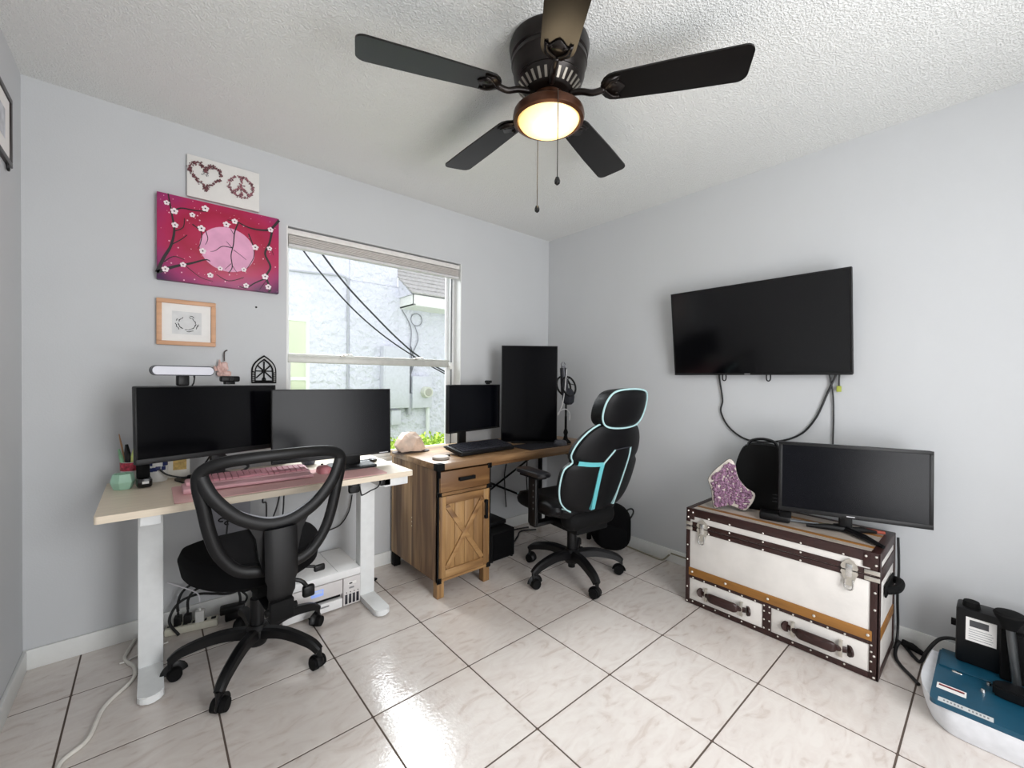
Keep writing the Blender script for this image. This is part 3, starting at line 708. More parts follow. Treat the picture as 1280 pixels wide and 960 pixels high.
# ------------------------------------------------------------------ screens
def screen(name, label, A, Bp, z0, z1, tilt=0.0, bez=0.008, chin=0.012, th=0.022, mat=None, stand=None, base=None, cat='monitor', bmat=None, logo=None, back=None):
    """A left lower end (x,y), Bp right lower end as seen from the front; returns root and local width"""
    mat = mat or SCREEN; bmat = bmat or BLACK
    cx, cy = (A[0]+Bp[0])/2, (A[1]+Bp[1])/2; rz = atan2(Bp[1]-A[1], Bp[0]-A[0]); W_ = sqrt((A[0]-Bp[0])**2+(A[1]-Bp[1])**2); hh = z1-z0
    bz = base['z'] if base else z0
    r = thing(name, label, cat, (cx, cy, bz), rz)
    TM = Matrix.Translation((0, 0, z0-bz)) @ Matrix.Rotation(tilt, 4, 'X')
    def put(nm, bm, mt, par=r):
        bmesh.ops.transform(bm, matrix=TM, verts=bm.verts); return obj(nm, bm, mt, par)
    bm = B(); box(bm, (0, th/2+0.004, hh/2), (W_, th-0.004, hh), 0.004); hs = put('housing', bm, bmat)
    rd = 0.012 if cat == 'television' else 0.03
    bm = B(); box(bm, (0, th+rd*0.4, hh*0.45), (W_*0.6, rd, hh*0.6), min(0.012, rd*0.4)); put('rear_cover', bm, bmat)
    bm = B(); bx(bm, -W_/2, W_/2, -0.001, 0.006, hh-bez, hh, 0.001); bx(bm, -W_/2, W_/2, -0.002, 0.006, 0, chin, 0.001)
    bx(bm, -W_/2, -W_/2+bez, -0.001, 0.006, chin, hh-bez, 0.001); bx(bm, W_/2-bez, W_/2, -0.001, 0.006, chin, hh-bez, 0.001)
    put('bezel', bm, bmat)
    bm = B(); bx(bm, -W_/2+bez, W_/2-bez, 0.0005, 0.005, chin, hh-bez); put('screen_panel', bm, mat)
    if logo:
        bm = B(); box(bm, (logo[0]*W_, -0.0025, chin*0.5), (logo[1], 0.001, 0.004)); put('logo', bm, M('logo_silver', '#bdbdc0', 0.4, metal=0.5))
    if base:
        ox, oy, nw, bw, bd = base.get('x', 0), base.get('y', 0.07), base.get('neck', 0.06), base.get('w', 0.24), base.get('d', 0.18)
        bm = B(); box(bm, (ox, 0.05, (z0-bz+hh*0.3)/2), (nw, 0.025, z0-bz+hh*0.3), 0.006); obj('stand_neck', bm, bmat, r)
        if base.get('kind') == 'vee':
            bm = B()
            for dx, dy in base['feet']: tube(bm, [(ox, 0.04, 0.0148), (ox+dx*0.5, 0.04+dy*0.5, 0.0148), (ox+dx, 0.04+dy, 0.008)], [0.014]*2+[0.007], n=8)
            obj('stand_base', bm, bmat, r)
        else:
            bm = B(); prism(bm, rrect(bw, bd, 0.03, 5, ox, oy), 0.0005, 0.009); obj('stand_base', bm, bmat, r)
    return r
DT = 0.737    # standing desk height
OT = 0.748    # wooden desk height
screen('monitor', 'angled black monitor with lamp bar on top at left of standing desk', (-0.0435, 2.215), (0.486, 2.385), 0.865, 1.180, radians(-3), 0.006, 0.022, 0.03, SCREEN, base={'z': DT, 'x': 0.03, 'y': 0.155, 'w': 0.22, 'd': 0.15})
screen('monitor', 'wide black monitor in front of window on standing desk', (0.44, 2.27), (1.034, 2.25), 0.797, 1.160, radians(-2), 0.005, 0.014, 0.025, SCREENM, base={'z': DT+0.0038, 'x': 0.09, 'y': 0.03, 'w': 0.22, 'd': 0.20, 'neck': 0.10}, logo=(0.43, 0.05))
screen('monitor', 'small monitor behind black keyboard on the wooden desk', (1.478, 2.345), (1.985, 2.44), 0.858, 1.180, 0, 0.006, 0.012, 0.03, SCREENM, base={'z': OT, 'x': -0.09, 'y': 0.05, 'w': 0.22, 'd': 0.16, 'neck': 0.07})
screen('monitor', 'tall portrait-turned black monitor on the wooden desk', (1.955, 2.386), (2.268, 2.118), 0.757, 1.468, 0, 0.006, 0.006, 0.03, SCREEN, base={'z': OT, 'x': 0.0, 'y': 0.09, 'w': 0.26, 'd': 0.2})
screen('monitor', 'black monitor standing on the white trunk', (2.308, 0.687), (2.50, 0.167), 0.600, 0.931, radians(-2), 0.014, 0.02, 0.035, SCREENM, base={'z': 0.5245, 'x': -0.01, 'y': 0.05, 'neck': 0.05, 'kind': 'vee', 'feet': [(-0.15, 0.0), (0.10, -0.16), (0.12, 0.05), (-0.03, 0.08)]}, logo=(0.0, 0.03))
tv = screen('television', 'wall-mounted flat television tilted down on the right wall', (2.618, 1.391), (2.618, 0.467), 1.258, 1.783, radians(7.5), 0.008, 0.012, 0.026, SCREENTV, cat='television', logo=(-0.02, 0.03))
bm = B(); box(bm, (0, 0.0255, 0.22), (0.30, 0.043, 0.22), 0.004); obj('wall_bracket', bm, BLACKM, tv)
for s in (0.085, -0.155):
    bm = B(); tube(bm, [(s-0.008, 0.018, 0.03), (s-0.010, 0.018, -0.022), (s, 0.018, -0.034), (s+0.010, 0.018, -0.022), (s+0.008, 0.018, 0.03)], 0.0035, sub=4); obj('release_strap', bm, BLACK, tv)
VC = M('black_cable', '#111113', 0.5, var=0.1)
cable('tv_cable', [(2.65, 1.122, 1.275), (2.655, 1.118, 1.22), (2.657, 1.101, 1.105), (2.657, 1.109, 1.031), (2.657, 1.056, 0.937), (2.657, 0.952, 0.877), (2.657, 0.807, 0.885), (2.657, 0.693, 0.937), (2.657, 0.623, 1.033), (2.655, 0.573, 1.17), (2.65, 0.534, 1.275)], 0.005, VC, 'thick black cable looping down below the television')
cable('tv_cable', [(2.65, 0.571, 1.275), (2.655, 0.553, 1.17), (2.657, 0.548, 1.047), (2.657, 0.549, 0.911), (2.657, 0.552, 0.75), (2.655, 0.55, 0.55)], 0.0035, VC, 'thin black cable running from television down behind trunk monitor')
hc = thing('hdmi_cable', 'short dangling cable with yellow-green plug under the television', 'cable', (2.65, 0.527, 1.19))
bm = B(); tube(bm, [(2.65, 0.525, 1.28), (2.652, 0.528, 1.22), (2.652, 0.527, 1.20)], 0.004, sub=4); obj('lead', bm, VC, hc, W=True)
bm = B(); box(bm, (2.652, 0.527, 1.187), (0.010, 0.02, 0.03), 0.002); obj('plug', bm, M('lime_plug', '#a8b04a', 0.5), hc, W=True)

# ------------------------------------------------------------------ standing desk
DX0, DX1, DY0, DY1 = -0.148, 1.045, 1.998, 2.598
sd = thing('standing_desk', 'white-legged standing desk with pale maple top', 'desk', (0.45, 2.3, 0))
bm = B(); prism(bm, rrect(DX1-DX0, DY1-DY0, 0.012, 3, (DX0+DX1)/2, (DY0+DY1)/2), DT-0.026, DT); obj('tabletop', bm, MAPLE, sd, W=True)
bm = B(); bx(bm, 0.02, 0.88, 2.26, 2.29, DT-0.066, DT-0.0265, 0.003); bx(bm, 0.02, 0.88, 2.33, 2.36, DT-0.066, DT-0.0265, 0.003); obj('cross_beam', bm, WHITEM, sd, W=True)
for lx in (0.0, 0.905):
    bm = B(); bx(bm, lx-0.04, lx+0.04, 2.255, 2.325, 0.03, DT-0.05, 0.004); l_ = obj('leg', bm, WHITEM, sd, W=True)
    bm = B(); prism(bm, rrect(0.078, 0.56, 0.03, 5, lx, 2.315), 0.004, 0.032, bev=0.004); obj('foot', bm, WHITEM, sd, W=True)
    bm = B(); bx(bm, lx-0.03, lx+0.03, 2.03, 2.57, DT-0.0665, DT-0.0265, 0.003); obj('side_bracket', bm, WHITEM, sd, W=True)
bm = B(); bx(bm, 0.90, 1.03, 2.03, 2.05, 0.665, 0.708, 0.003); obj('end_bracket', bm, WHITEM, sd, W=True)
hcn = thing('height_controller', 'black hand controller hanging under the front of the standing desk', 'controller', (0.76, 2.03, 0.70))
bm = B(); box(bm, (0.748, 2.035, 0.685), (0.055, 0.03, 0.05), 0.012); cyl(bm, (0.735, 2.02, 0.685), (0.735, 2.012, 0.685), 0.014); obj('keypad', bm, BLACK, hcn, W=True)
bm = B(); tube(bm, [(0.775, 2.035, 0.69), (0.782, 2.03, 0.65), (0.79, 2.03, 0.645), (0.83, 2.03, 0.66), (0.865, 2.03, 0.672), (0.885, 2.035, 0.70)], 0.0035, sub=6); obj('lead', bm, VC, hcn, W=True)
bm = B(); box(bm, (0.888, 2.03, 0.692), (0.026, 0.022, 0.03), 0.003); obj('plug_block', bm, BLACK, hcn, W=True)
# things on the standing desk
bm = B(); prism(bm, rrect(0.845, 0.31, 0.012, 3, 0.490, 2.172), DT+0.0004, DT+0.0034); tag(obj('desk_mat', bm, PINKM), 'blush pink desk mat along front of standing desk', 'desk mat')
def keyboard(name, label, c, rz, wd, dp, hb, mat, kmat, tilt=0.0, rest=0.0, zoff=0.0, ht=0.018):
    r = thing(name, label, 'keyboard', (c[0], c[1], hb), rz)
    TM = Matrix.Rotation(tilt, 4, 'X')
    bm = B(); box(bm, (0, 0, ht/2), (wd, dp, ht), 0.004); bmesh.ops.transform(bm, matrix=Matrix.Translation((0, 0, 0.0035+abs(tilt)*dp/2)) @ TM, verts=bm.verts); obj('case', bm, mat, r)
    bm = B(); rows = 6; nx = 17
    for i in range(rows):
        xx = -wd/2+0.014; wr = wd-0.028
        for k in range(nx):
            kw = wr/nx
            if i == 0 and 4 < k < 10: 
                if k == 5: box(bm, (xx+kw*2.5, -dp/2+0.02+i*(dp-0.036)/(rows-1)*0.97, ht+0.004), (kw*4.8, (dp-0.03)/rows*0.8, 0.008), 0.0)
                xx += kw; continue
            box(bm, (xx+kw/2, -dp/2+0.02+i*(dp-0.036)/(rows-1)*0.97, ht+0.004), (kw*0.84, (dp-0.03)/rows*0.8, 0.008), 0.0); xx += kw
    bmesh.ops.transform(bm, matrix=Matrix.Translation((0, 0, 0.0035+abs(tilt)*dp/2)) @ TM, verts=bm.verts)
    o = obj('keycaps', bm, kmat, r, smooth=0); o['kind'] = 'stuff'
    if rest:
        bm = B(); box(bm, (0, -dp/2-rest/2-0.003, 0.0105), (wd*0.98, rest, 0.014), 0.004); obj('wrist_rest', bm, mat, r)
    return r
keyboard('keyboard', 'pink keyboard with wrist rest on the pink mat', (0.385, 2.285), radians(-2), 0.43, 0.135, DT+0.0034, PINK, M('pink_keys', '#cf8f9b', 0.5), radians(3), 0.075)
ms = thing('mouse', 'pink computer mouse beside the pink keyboard', 'mouse', (0.665, 2.225, DT+0.0034))
bm = B(); pillow(bm, rrect(0.062, 0.10, 0.028, 5), 0.034, lambda a, b, h: (a, b, max(h, 0)+0.0006), t2=0.0); obj('shell', bm, M('pink_mouse', '#c97f86', 0.4), ms)
bm = B(); cyl(bm, (-0.004, 0.03, 0.031), (0.004, 0.03, 0.031), 0.008, n=12); obj('scroll_wheel', bm, BLACK, ms)
pk = thing('pink_rest', 'small stepped pink plastic block at left of the desk mat', 'block', (0.135, 2.20, DT+0.0034))
bm = B(); box(bm, (0, 0, 0.012), (0.075, 0.13, 0.024), 0.008); obj('lower_step', bm, PINK, pk)
bm = B(); box(bm, (0.004, 0.025, 0.031), (0.06, 0.075, 0.02), 0.007); obj('upper_step', bm, PINK, pk)
# mint faceted pot
mp_ = thing('planter_pot', 'mint green faceted pot at left end of the standing desk', 'pot', (-0.09, 2.43, DT), 0.25)
bm = B(); lathe(bm, [(0, 0.001), (0.030, 0.001), (0.041, 0.032), (0.034, 0.066), (0.028, 0.066), (0.032, 0.032), (0.0, 0.02)], 6); obj('pot', bm, M('mint', '#a9d3bb', 0.5, var=0.03), mp_, smooth=0)
# pen cup, with each pen
pcup = thing('pen_cup', 'white pen cup with red floral band behind the mint pot', 'cup', (-0.065, 2.535, DT))
bm = B(); lathe(bm, [(0, 0.001), (0.034, 0.001), (0.037, 0.10), (0.034, 0.10), (0.031, 0.006), (0, 0.006)], 24); obj('cup', bm, WHITEP, pcup)
bm = B(); lathe(bm, [(0.0365, 0.062), (0.0385, 0.062), (0.0392, 0.098), (0.0372, 0.098)], 24); obj('red_band', bm, M('red_floral', '#b4394c', 0.5, var=0.7, scale=90), pcup)
PENS = [('pen', 'pale green pen leaning left in the cup', '#8fc39a', -0.02, -0.03, 0.155, 'pen'), ('pen', 'black fat marker in the cup', '#141414', -0.008, -0.012, 0.17, 'marker'),
        ('paint_brush', 'thin paint brush standing tallest in the cup', '#b98f6a', -0.012, -0.035, 0.22, 'brush'), ('pen', 'yellow-green highlighter in the cup', '#d6e08a', 0.004, 0.008, 0.15, 'marker'),
        ('pen', 'pale blue pen in the middle of the cup', '#b9cfe6', 0.006, 0.012, 0.185, 'pen'), ('pen', 'navy blue pen leaning right in the cup', '#27345e', 0.014, 0.045, 0.165, 'pen'),
        ('pen', 'silver and black pen leaning far right in the cup', '#55565e', 0.02, 0.065, 0.16, 'pen')]
for k, (nm, lb, c, dx, lean, ln, ct) in enumerate(PENS):
    r = thing(nm, lb, ct, (-0.065+dx*0.6, 2.535+((k % 3)-1)*0.012, DT+0.007)); rad = 0.011 if ct == 'marker' else (0.0035 if ct == 'brush' else 0.007)
    d = Vector((lean, 0, ln)).normalized()
    bm = B(); cyl(bm, (0, 0, 0), d*ln*0.75, rad, n=10); obj('barrel', bm, M('pen_'+str(k), c, 0.4), r)
    bm = B(); cyl(bm, d*ln*0.75, d*ln, rad*1.08, rad*0.5, n=10); obj('cap', bm, M('pen_cap_'+str(k), c, 0.35, var=0.2), r)
# black gadget
gd = thing('charger_stand', 'small black gadget dock beside the mint pot', 'charger', (-0.022, 2.42, DT), 0.1)
bm = B(); box(bm, (0, 0, 0.022), (0.052, 0.06, 0.042), 0.01); obj('base', bm, BLACKG, gd)
bm = B(); box(bm, (-0.002, 0.012, 0.07), (0.045, 0.022, 0.07), 0.006, rot=(radians(-8), 0, 0)); obj('upright', bm, BLACKM, gd)
bm = B(); box(bm, (0.002, -0.031, 0.024), (0.022, 0.001, 0.011)); obj('label_print', bm, PAPER, gd)
# white cup with blue clips
wc = thing('jar', 'white jar with navy blue pattern under the left monitor', 'jar', (0.022, 2.52, DT))
bm = B(); lathe(bm, [(0, 0.001), (0.036, 0.001), (0.040, 0.02), (0.040, 0.09), (0.036, 0.096), (0.033, 0.09), (0, 0.085)], 24); obj('body', bm, WHITEP, wc)
bm = B(); rnd = random.Random(4)
for k in range(9):
    a = -pi/2+rnd.uniform(-1.1, 1.1); z = rnd.uniform(0.055, 0.088); box(bm, (0.0405*cos(a), 0.0405*sin(a), z), (0.018, 0.003, 0.018), 0.004, rot=(0, 0, a+pi/2))
obj('blue_pattern', bm, M('navy', '#1f2c62', 0.5), wc)
bk = thing('photo_card', 'small framed card with golden picture under the left monitor', 'picture card', (0.093, 2.535, DT), -0.05)
bm = B(); box(bm, (0, 0, 0.062), (0.10, 0.012, 0.12), 0.002); obj('frame', bm, M('card_white', '#e8e4da', 0.6), bk)
bm = B(); box(bm, (0.012, -0.0065, 0.075), (0.05, 0.001, 0.07)); obj('picture', bm, M('gold_print', '#c9a963', 0.6, var=0.35, scale=60), bk)
bm = B(); box(bm, (-0.056, 0.002, 0.062), (0.014, 0.03, 0.12), 0.002); obj('spine', bm, M('dark_spine', '#4b4a4c', 0.6), bk)
cp = thing('cup', 'dark grey tumbler on standing desk behind pink mouse', 'cup', (0.665, 2.50, DT))
bm = B(); lathe(bm, [(0, 0.001), (0.030, 0.001), (0.036, 0.012), (0.038, 0.085), (0.035, 0.085), (0.033, 0.012), (0, 0.008)], 24); obj('body', bm, M('slate_glaze', '#5a606e', 0.35), cp)
bm = B(); lathe(bm, [(0.0362, 0.06), (0.0385, 0.06), (0.039, 0.085), (0.0365, 0.085)], 24); obj('rim_band', bm, M('slate_rim', '#474c58', 0.4), cp)
bm = B(); box(bm, (0.93, 2.36, DT+0.007), (0.13, 0.045, 0.012), 0.003, rot=(0, 0, 0.2)); box(bm, (0.97, 2.35, DT+0.015), (0.03, 0.04, 0.006), 0.002, rot=(0, 0, 0.2)); tag(obj('phone', bm, BLACKG), 'flat black phone lying right of the wide monitor stand', 'phone')
# lamp bar and webcam on the left monitor
lbz = 1.1815
lbr = thing('light_bar', 'rounded white lamp bar clipped on top of left monitor', 'lamp', (0.105, 2.262, lbz), atan2(0.17, 0.53))
bm = B(); prism(bm, rrect(0.226, 0.042, 0.0205, 8, 0, 0.062), -0.012, 0.008, lambda a, b, h: (a, h, b)); obj('casing', bm, M('lamp_casing', '#3a3c42', 0.4), lbr)
bm = B(); prism(bm, rrect(0.218, 0.034, 0.0165, 8, 0, 0.062), -0.0145, -0.011, lambda a, b, h: (a, h, b)); obj('diffuser', bm, M('lamp_diffuser', '#dcdde6', 0.5, var=0.02), lbr)
bm = B(); box(bm, (0.0, 0.006, 0.021), (0.042, 0.03, 0.045), 0.006); obj('clip', bm, BLACK, lbr)
bm = B(); tube(bm, [(0.042, 0.005, 0.045), (0.043, 0.006, 0.028), (0.042, 0.01, 0.01), (0.042, 0.035, -0.01)], [0.005, 0.003, 0.003, 0.003], n=8); obj('lead', bm, VC, lbr)
def webcam(label, loc, rz, s=1.0):
    r = thing('webcam', label, 'webcam', loc, rz)
    bm = B(); box(bm, (0, 0, 0.022*s), (0.066*s, 0.025*s, 0.022*s), 0.006*s); obj('body', bm, BLACK, r)
    bm = B(); cyl(bm, (0, -0.0125*s, 0.022*s), (0, -0.016*s, 0.022*s), 0.008*s, n=16); obj('lens', bm, BLACKG, r)
    bm = B(); box(bm, (0, 0.004*s, 0.006*s), (0.034*s, 0.02*s, 0.010*s), 0.002); obj('clip', bm, BLACK, r)
webcam('black webcam clipped on top of left monitor', (0.278, 2.328, lbz+0.002), atan2(0.17, 0.53), 1.2)
webcam('small black webcam on top of the small monitor', (1.86, 2.42, 1.181), 0.17, 0.9)
# under-desk clutter
bm = B(); box(bm, (0.43, 2.42, DT-0.045), (0.07, 0.04, 0.035), 0.006); tag(obj('desk_control_box', bm, BLACK), 'black power block stuck under the standing desk', 'power block')
cable('desk_cable', [(0.46, 2.42, 0.70), (0.50, 2.44, 0.66), (0.515, 2.47, 0.60), (0.50, 2.50, 0.50), (0.45, 2.53, 0.36), (0.40, 2.55, 0.2)], 0.004, VC, 'black cable curving down right from the under-desk power block')
cable('desk_cable', [(0.43, 2.42, 0.69), (0.435, 2.44, 0.62), (0.44, 2.48, 0.57), (0.46, 2.5, 0.55), (0.455, 2.52, 0.4), (0.40, 2.54, 0.22)], 0.004, VC, 'black cable hanging straight under the power block')
cable('desk_cable', [(0.36, 2.46, 0.71), (0.33, 2.48, 0.66), (0.30, 2.5, 0.58), (0.29, 2.52, 0.45), (0.28, 2.54, 0.3), (0.25, 2.54, 0.15)], 0.004, VC, 'black cable leaning left under the standing desk')
cable('desk_cable', [(0.57, 2.45, 0.71), (0.555, 2.5, 0.66), (0.55, 2.53, 0.58), (0.545, 2.55, 0.45), (0.5, 2.56, 0.3)], 0.004, VC, 'black cable at right under the pink keyboard')
tr_ = thing('cable_tray_panel', 'grey slotted panel with cable holes under the left of the desk', 'panel', (0.30, 2.575, 0.42))
bm = B(); bx(bm, 0.20, 0.40, 2.573, 2.577, 0.40, 0.66, 0.001); obj('plate', bm, M('panel_grey', '#9a9ba3', 0.6), tr_, W=True)
for k, (x, z) in enumerate(((0.262, 0.58), (0.29, 0.545), (0.275, 0.49), (0.30, 0.47))):
    bm = B(); tube(bm, [(x+0.014*cos(t*pi/5), 2.571, z+0.009*sin(t*pi/5)) for t in range(9)], 0.0035, n=6); obj('slot', bm, BLACKM, tr_, W=True)
cable('monitor_cable', [(0.20, 2.40, 0.90), (0.215, 2.47, 0.84), (0.20, 2.5, 0.80), (0.19, 2.50, 0.765), (0.13, 2.47, 0.748), (0.06, 2.46, 0.770), (0.03, 2.46, 0.80)], 0.004, VC, 'black cable sagging behind the left monitor onto the desk')
cable('monitor_cable', [(0.26, 2.42, 0.90), (0.27, 2.44, 0.84), (0.33, 2.45, 0.80), (0.37, 2.44, 0.775), (0.33, 2.43, 0.752), (0.27, 2.44, 0.745), (0.20, 2.46, 0.745)], 0.006, VC, 'thick black cable coil lying behind the pink keyboard')
bm = B(); box(bm, (0.165, 2.46, DT+0.012), (0.07, 0.035, 0.022), 0.006, rot=(0, 0, 0.3)); tag(obj('usb_hub', bm, BLACKM), 'small black hub on desk behind pink block', 'hub')

# ------------------------------------------------------------------ swivel chairs
def star_base(root, R_, angs, hub_r, hub_z, leg_w, wheel_r, mat, arch_h=0.05):
    bm = B(); lathe(bm, [(0, hub_z-0.05), (hub_r*0.8, hub_z-0.05), (hub_r, hub_z-0.03), (hub_r, hub_z+0.02), (hub_r*0.75, hub_z+0.035), (0, hub_z+0.035)], 20); obj('base_hub', bm, mat, root)
    for a in angs:
        d = Vector((cos(a), sin(a), 0)); n = Vector((-sin(a), cos(a), 0))
        zc = 2*wheel_r+0.022
        P = spline([d*hub_r*0.5+Vector((0, 0, hub_z)), d*R_*0.45+Vector((0, 0, hub_z+arch_h*0.2)), d*R_*0.85+Vector((0, 0, zc+0.035)), d*R_+Vector((0, 0, zc+0.005))], 5)
        bm = B(); N_ = len(P); rings = []
        for i, p in enumerate(P):
            t = i/(N_-1); wv = leg_w*(1-0.35*t); hv = leg_w*(0.95-0.35*t)
            tg = (P[min(i+1, N_-1)]-P[max(i-1, 0)]).normalized(); u = n.cross(tg).normalized()*-1
            rings.append([bm.verts.new(p+n*x*wv/2+u*z*hv/2) for x, z in ((-1, -.8), (-.9, .6), (-.5, 1), (.5, 1), (.9, .6), (1, -.8))])
        for a_, b_ in zip(rings, rings[1:]):
            for k in range(6): bm.faces.new((a_[k], a_[(k+1) % 6], b_[(k+1) % 6], b_[k]))
        bm.faces.new(rings[0][::-1]); bm.faces.new(rings[-1])
        obj('base_leg', bm, mat, root)
        c = d*R_; ca = a+pi/2+0.5*sin(a*3.1)
        wd = Vector((cos(ca), sin(ca), 0)); off = Vector((-sin(ca), cos(ca), 0))*0.012
        cc = c+off
        bm = B(); cyl(bm, c+Vector((0, 0, zc+0.01)), c+Vector((0, 0, 2*wheel_r-0.008)), 0.010, n=10)
        tube(bm, [cc+off.normalized()*wheel_r*1.02*cos(t)+Vector((0, 0, wheel_r+wheel_r*1.06*sin(t))) for t in [k/8*pi for k in range(0, 9)]], 0.006, r2=0.02, n=8, up=None)
        cs = obj('caster', bm, BLACK, root)
        for s in (-1, 1):
            bm = B(); cyl(bm, cc+wd*s*0.006+Vector((0, 0, wheel_r+0.0005)), cc+wd*s*0.026+Vector((0, 0, wheel_r+0.0005)), wheel_r, wheel_r*0.9, 20); obj('wheel', bm, BLACKM, cs)

# mesh-back office chair
oc = thing('office_chair', 'black mesh-back office chair pulled up to the standing desk', 'chair', (0.347, 2.07, 0), radians(6))
star_base(oc, 0.298, [radians(x-6) for x in (93, 165, 237, 309, 21)], 0.045, 0.125, 0.05, 0.026, BLACK)
bm = B(); cyl(bm, (0, 0, 0.13), (0, 0, 0.27), 0.027, n=18); cyl(bm, (0, 0, 0.25), (0, 0, 0.38), 0.018, n=16); obj('gas_lift', bm, BLACK, oc)
bm = B(); box(bm, (0, -0.01, 0.385), (0.18, 0.24, 0.04), 0.008); box(bm, (0, -0.12, 0.37), (0.10, 0.12, 0.05), 0.008); obj('tilt_mechanism', bm, BLACKM, oc)
bm = B(); tube(bm, [(0.06, -0.02, 0.375), (0.16, -0.04, 0.365), (0.22, -0.05, 0.35)], 0.007, sub=4); box(bm, (0.24, -0.055, 0.34), (0.05, 0.02, 0.03), 0.008); obj('tilt_lever', bm, BLACK, oc)
bm = B(); tube(bm, [(0.05, -0.09, 0.36), (0.13, -0.12, 0.34), (0.16, -0.125, 0.30)], 0.009, sub=4); box(bm, (0.165, -0.125, 0.285), (0.05, 0.03, 0.05), 0.01); obj('height_lever', bm, BLACK, oc)
def seat_outline(w0, w1, d, n=8):
    return rrect(w0, d, 0.17, n)
so = [(x*(1.0+0.10*(y/0.24)), y) for x, y in rrect(0.51, 0.48, 0.215, 10, 0, 0.02)]
bm = B(); pillow(bm, so, 0.05, lambda a, b, h: (a, b, 0.475+h+0.006*((a/0.25)**2)-0.02*max(0, (b-0.1)/0.15)**2), p=4.0, t2=0.10); obj('seat', bm, FABRIC, oc)
bm = B(); prism(bm, [(x*0.86, y*0.86) for x, y in so], 0.405, 0.43); obj('seat_pan', bm, BLACKM, oc)
# back ring: (x, z) and y following a gentle lumbar curve
def yb(x, z): return -0.262+0.55*x*x-0.09*max(0, (z-0.62))+0.12*max(0, 0.62-z)
ringp = [(0.0, 0.925), (0.12, 0.922), (0.20, 0.912), (0.245, 0.885), (0.25, 0.84), (0.235, 0.76), (0.215, 0.66), (0.185, 0.575), (0.13, 0.505), (0.06, 0.48)]
ringl = ringp+[(0, 0.475)]+[(-x, z) for x, z in ringp[::-1] if x > 0]
rp3 = [(x, yb(x, z), z) for x, z in ringl]
bm = B(); tube(bm, rp3, 0.016, n=10, closed=True, sub=4, r2=0.022, up=(0, 1, 0)); 
obj('back_frame', bm, BLACK, oc)
ub = [(-0.247, 0.885), (-0.236, 0.845), (-0.205, 0.785), (-0.14, 0.712), (-0.06, 0.668), (0.0, 0.658), (0.06, 0.668), (0.14, 0.712), (0.205, 0.785), (0.236, 0.845), (0.247, 0.885)]
bm = B(); tube(bm, [(x, yb(x, z)-0.012*min(1, max(0, (0.885-z)/0.1)), z) for x, z in ub], 0.013, n=10, sub=4, r2=0.024, up=(0, 1, 0)); obj('back_brace', bm, BLACK, oc)
bm = B(); tube(bm, [(x*1.0, yb(x, z)-0.003, z+0.024) for x, z in ub[1:-1]], 0.005, n=6, sub=4); obj('brace_edge', bm, M('grey_edge', '#8e9096', 0.35), oc)
def plate_patch(bm, pts, th):
    P = pts; n = len(P)
    a = [bm.verts.new((x, yb(x, z)-0.02, z)) for x, z in P]; b = [bm.verts.new((x, yb(x, z)-0.02+th, z)) for x, z in P]
    bm.faces.new(a); bm.faces.new(b[::-1])
    for k in range(n): bm.faces.new((a[k], b[k], b[(k+1) % n], a[(k+1) % n]))
bm = B(); plate_patch(bm, [(-0.115, 0.685), (0.0, 0.645), (0.115, 0.685), (0.082, 0.62), (0.07, 0.54), (0.05, 0.47), (-0.05, 0.47), (-0.07, 0.54), (-0.082, 0.62)], 0.022); obj('lumbar_plate', bm, BLACK, oc, smooth=0)
bm = B(); sp = [(0, -0.290, 0.645), (0, -0.300, 0.53), (0, -0.300, 0.44), (0, -0.285, 0.36), (0, -0.25, 0.325), (0, -0.12, 0.345), (0, -0.05, 0.37)]
tube(bm, sp, [0.058, 0.058, 0.05, 0.042, 0.04, 0.04, 0.04], n=12, sub=4, r2=0.012, up=(1, 0, 0)); obj('spine', bm, BLACK, oc)
bm = B(); box(bm, (0, -0.296, 0.335), (0.085, 0.035, 0.075), 0.008); cyl(bm, (-0.055, -0.296, 0.335), (0.055, -0.296, 0.335), 0.012); obj('spine_joint', bm, BLACKM, oc)
# sheer net stretched in the ring
bm = B()
rows = []
for r_ in range(13):
    s = r_/12
    rows.append([bm.verts.new((x*s, yb(x*s, 0.70+(z-0.70)*s)+0.004, 0.70+(z-0.70)*s)) for x, z in [(p.x, p.z) for p in spline(rp3, 3, True)]] if s else None)
c = bm.verts.new((0, yb(0, 0.70)+0.004, 0.70))
nn = len(rows[1])
for k in range(nn): bm.faces.new((c, rows[1][k], rows[1][(k+1) % nn]))
for a_, b_ in zip(rows[1:], rows[2:]):
    for k in range(nn): bm.faces.new((a_[k], a_[(k+1) % nn], b_[(k+1) % nn], b_[k]))
obj('back_net', bm, NET, oc)

# gaming chair
gc = thing('gaming_chair', 'black gaming chair with teal piping facing the wooden desk', 'chair', (2.0, 1.73, 0), radians(-6))
star_base(gc, 0.312, [radians(x+6) for x in (176, 248, 320, 32, 104)], 0.05, 0.13, 0.06, 0.03, BLACK, 0.06)
bm = B(); cyl(bm, (0, 0, 0.14), (0, 0, 0.28), 0.03, n=18); cyl(bm, (0, 0, 0.27), (0, 0, 0.36), 0.02, n=16); cyl(bm, (0, 0, 0.05), (0, 0, 0.10), 0.022, n=14); obj('gas_lift', bm, BLACK, gc)
bm = B(); box(bm, (0, -0.03, 0.345), (0.26, 0.30, 0.05), 0.012); box(bm, (0, -0.14, 0.405), (0.38, 0.13, 0.12), 0.055, 4); obj('tilt_mechanism', bm, BLACKM, gc)
gs = rrect(0.52, 0.50, 0.12, 8, 0, 0.06)
bm = B(); pillow(bm, gs, 0.055, lambda a, b, h: (a, b, 0.445+h+0.035*(a/0.26)**2-0.02*max(0, (b-0.2)/0.11)**2), p=3.5, t2=0.06); obj('seat', bm, LEATHER, gc)
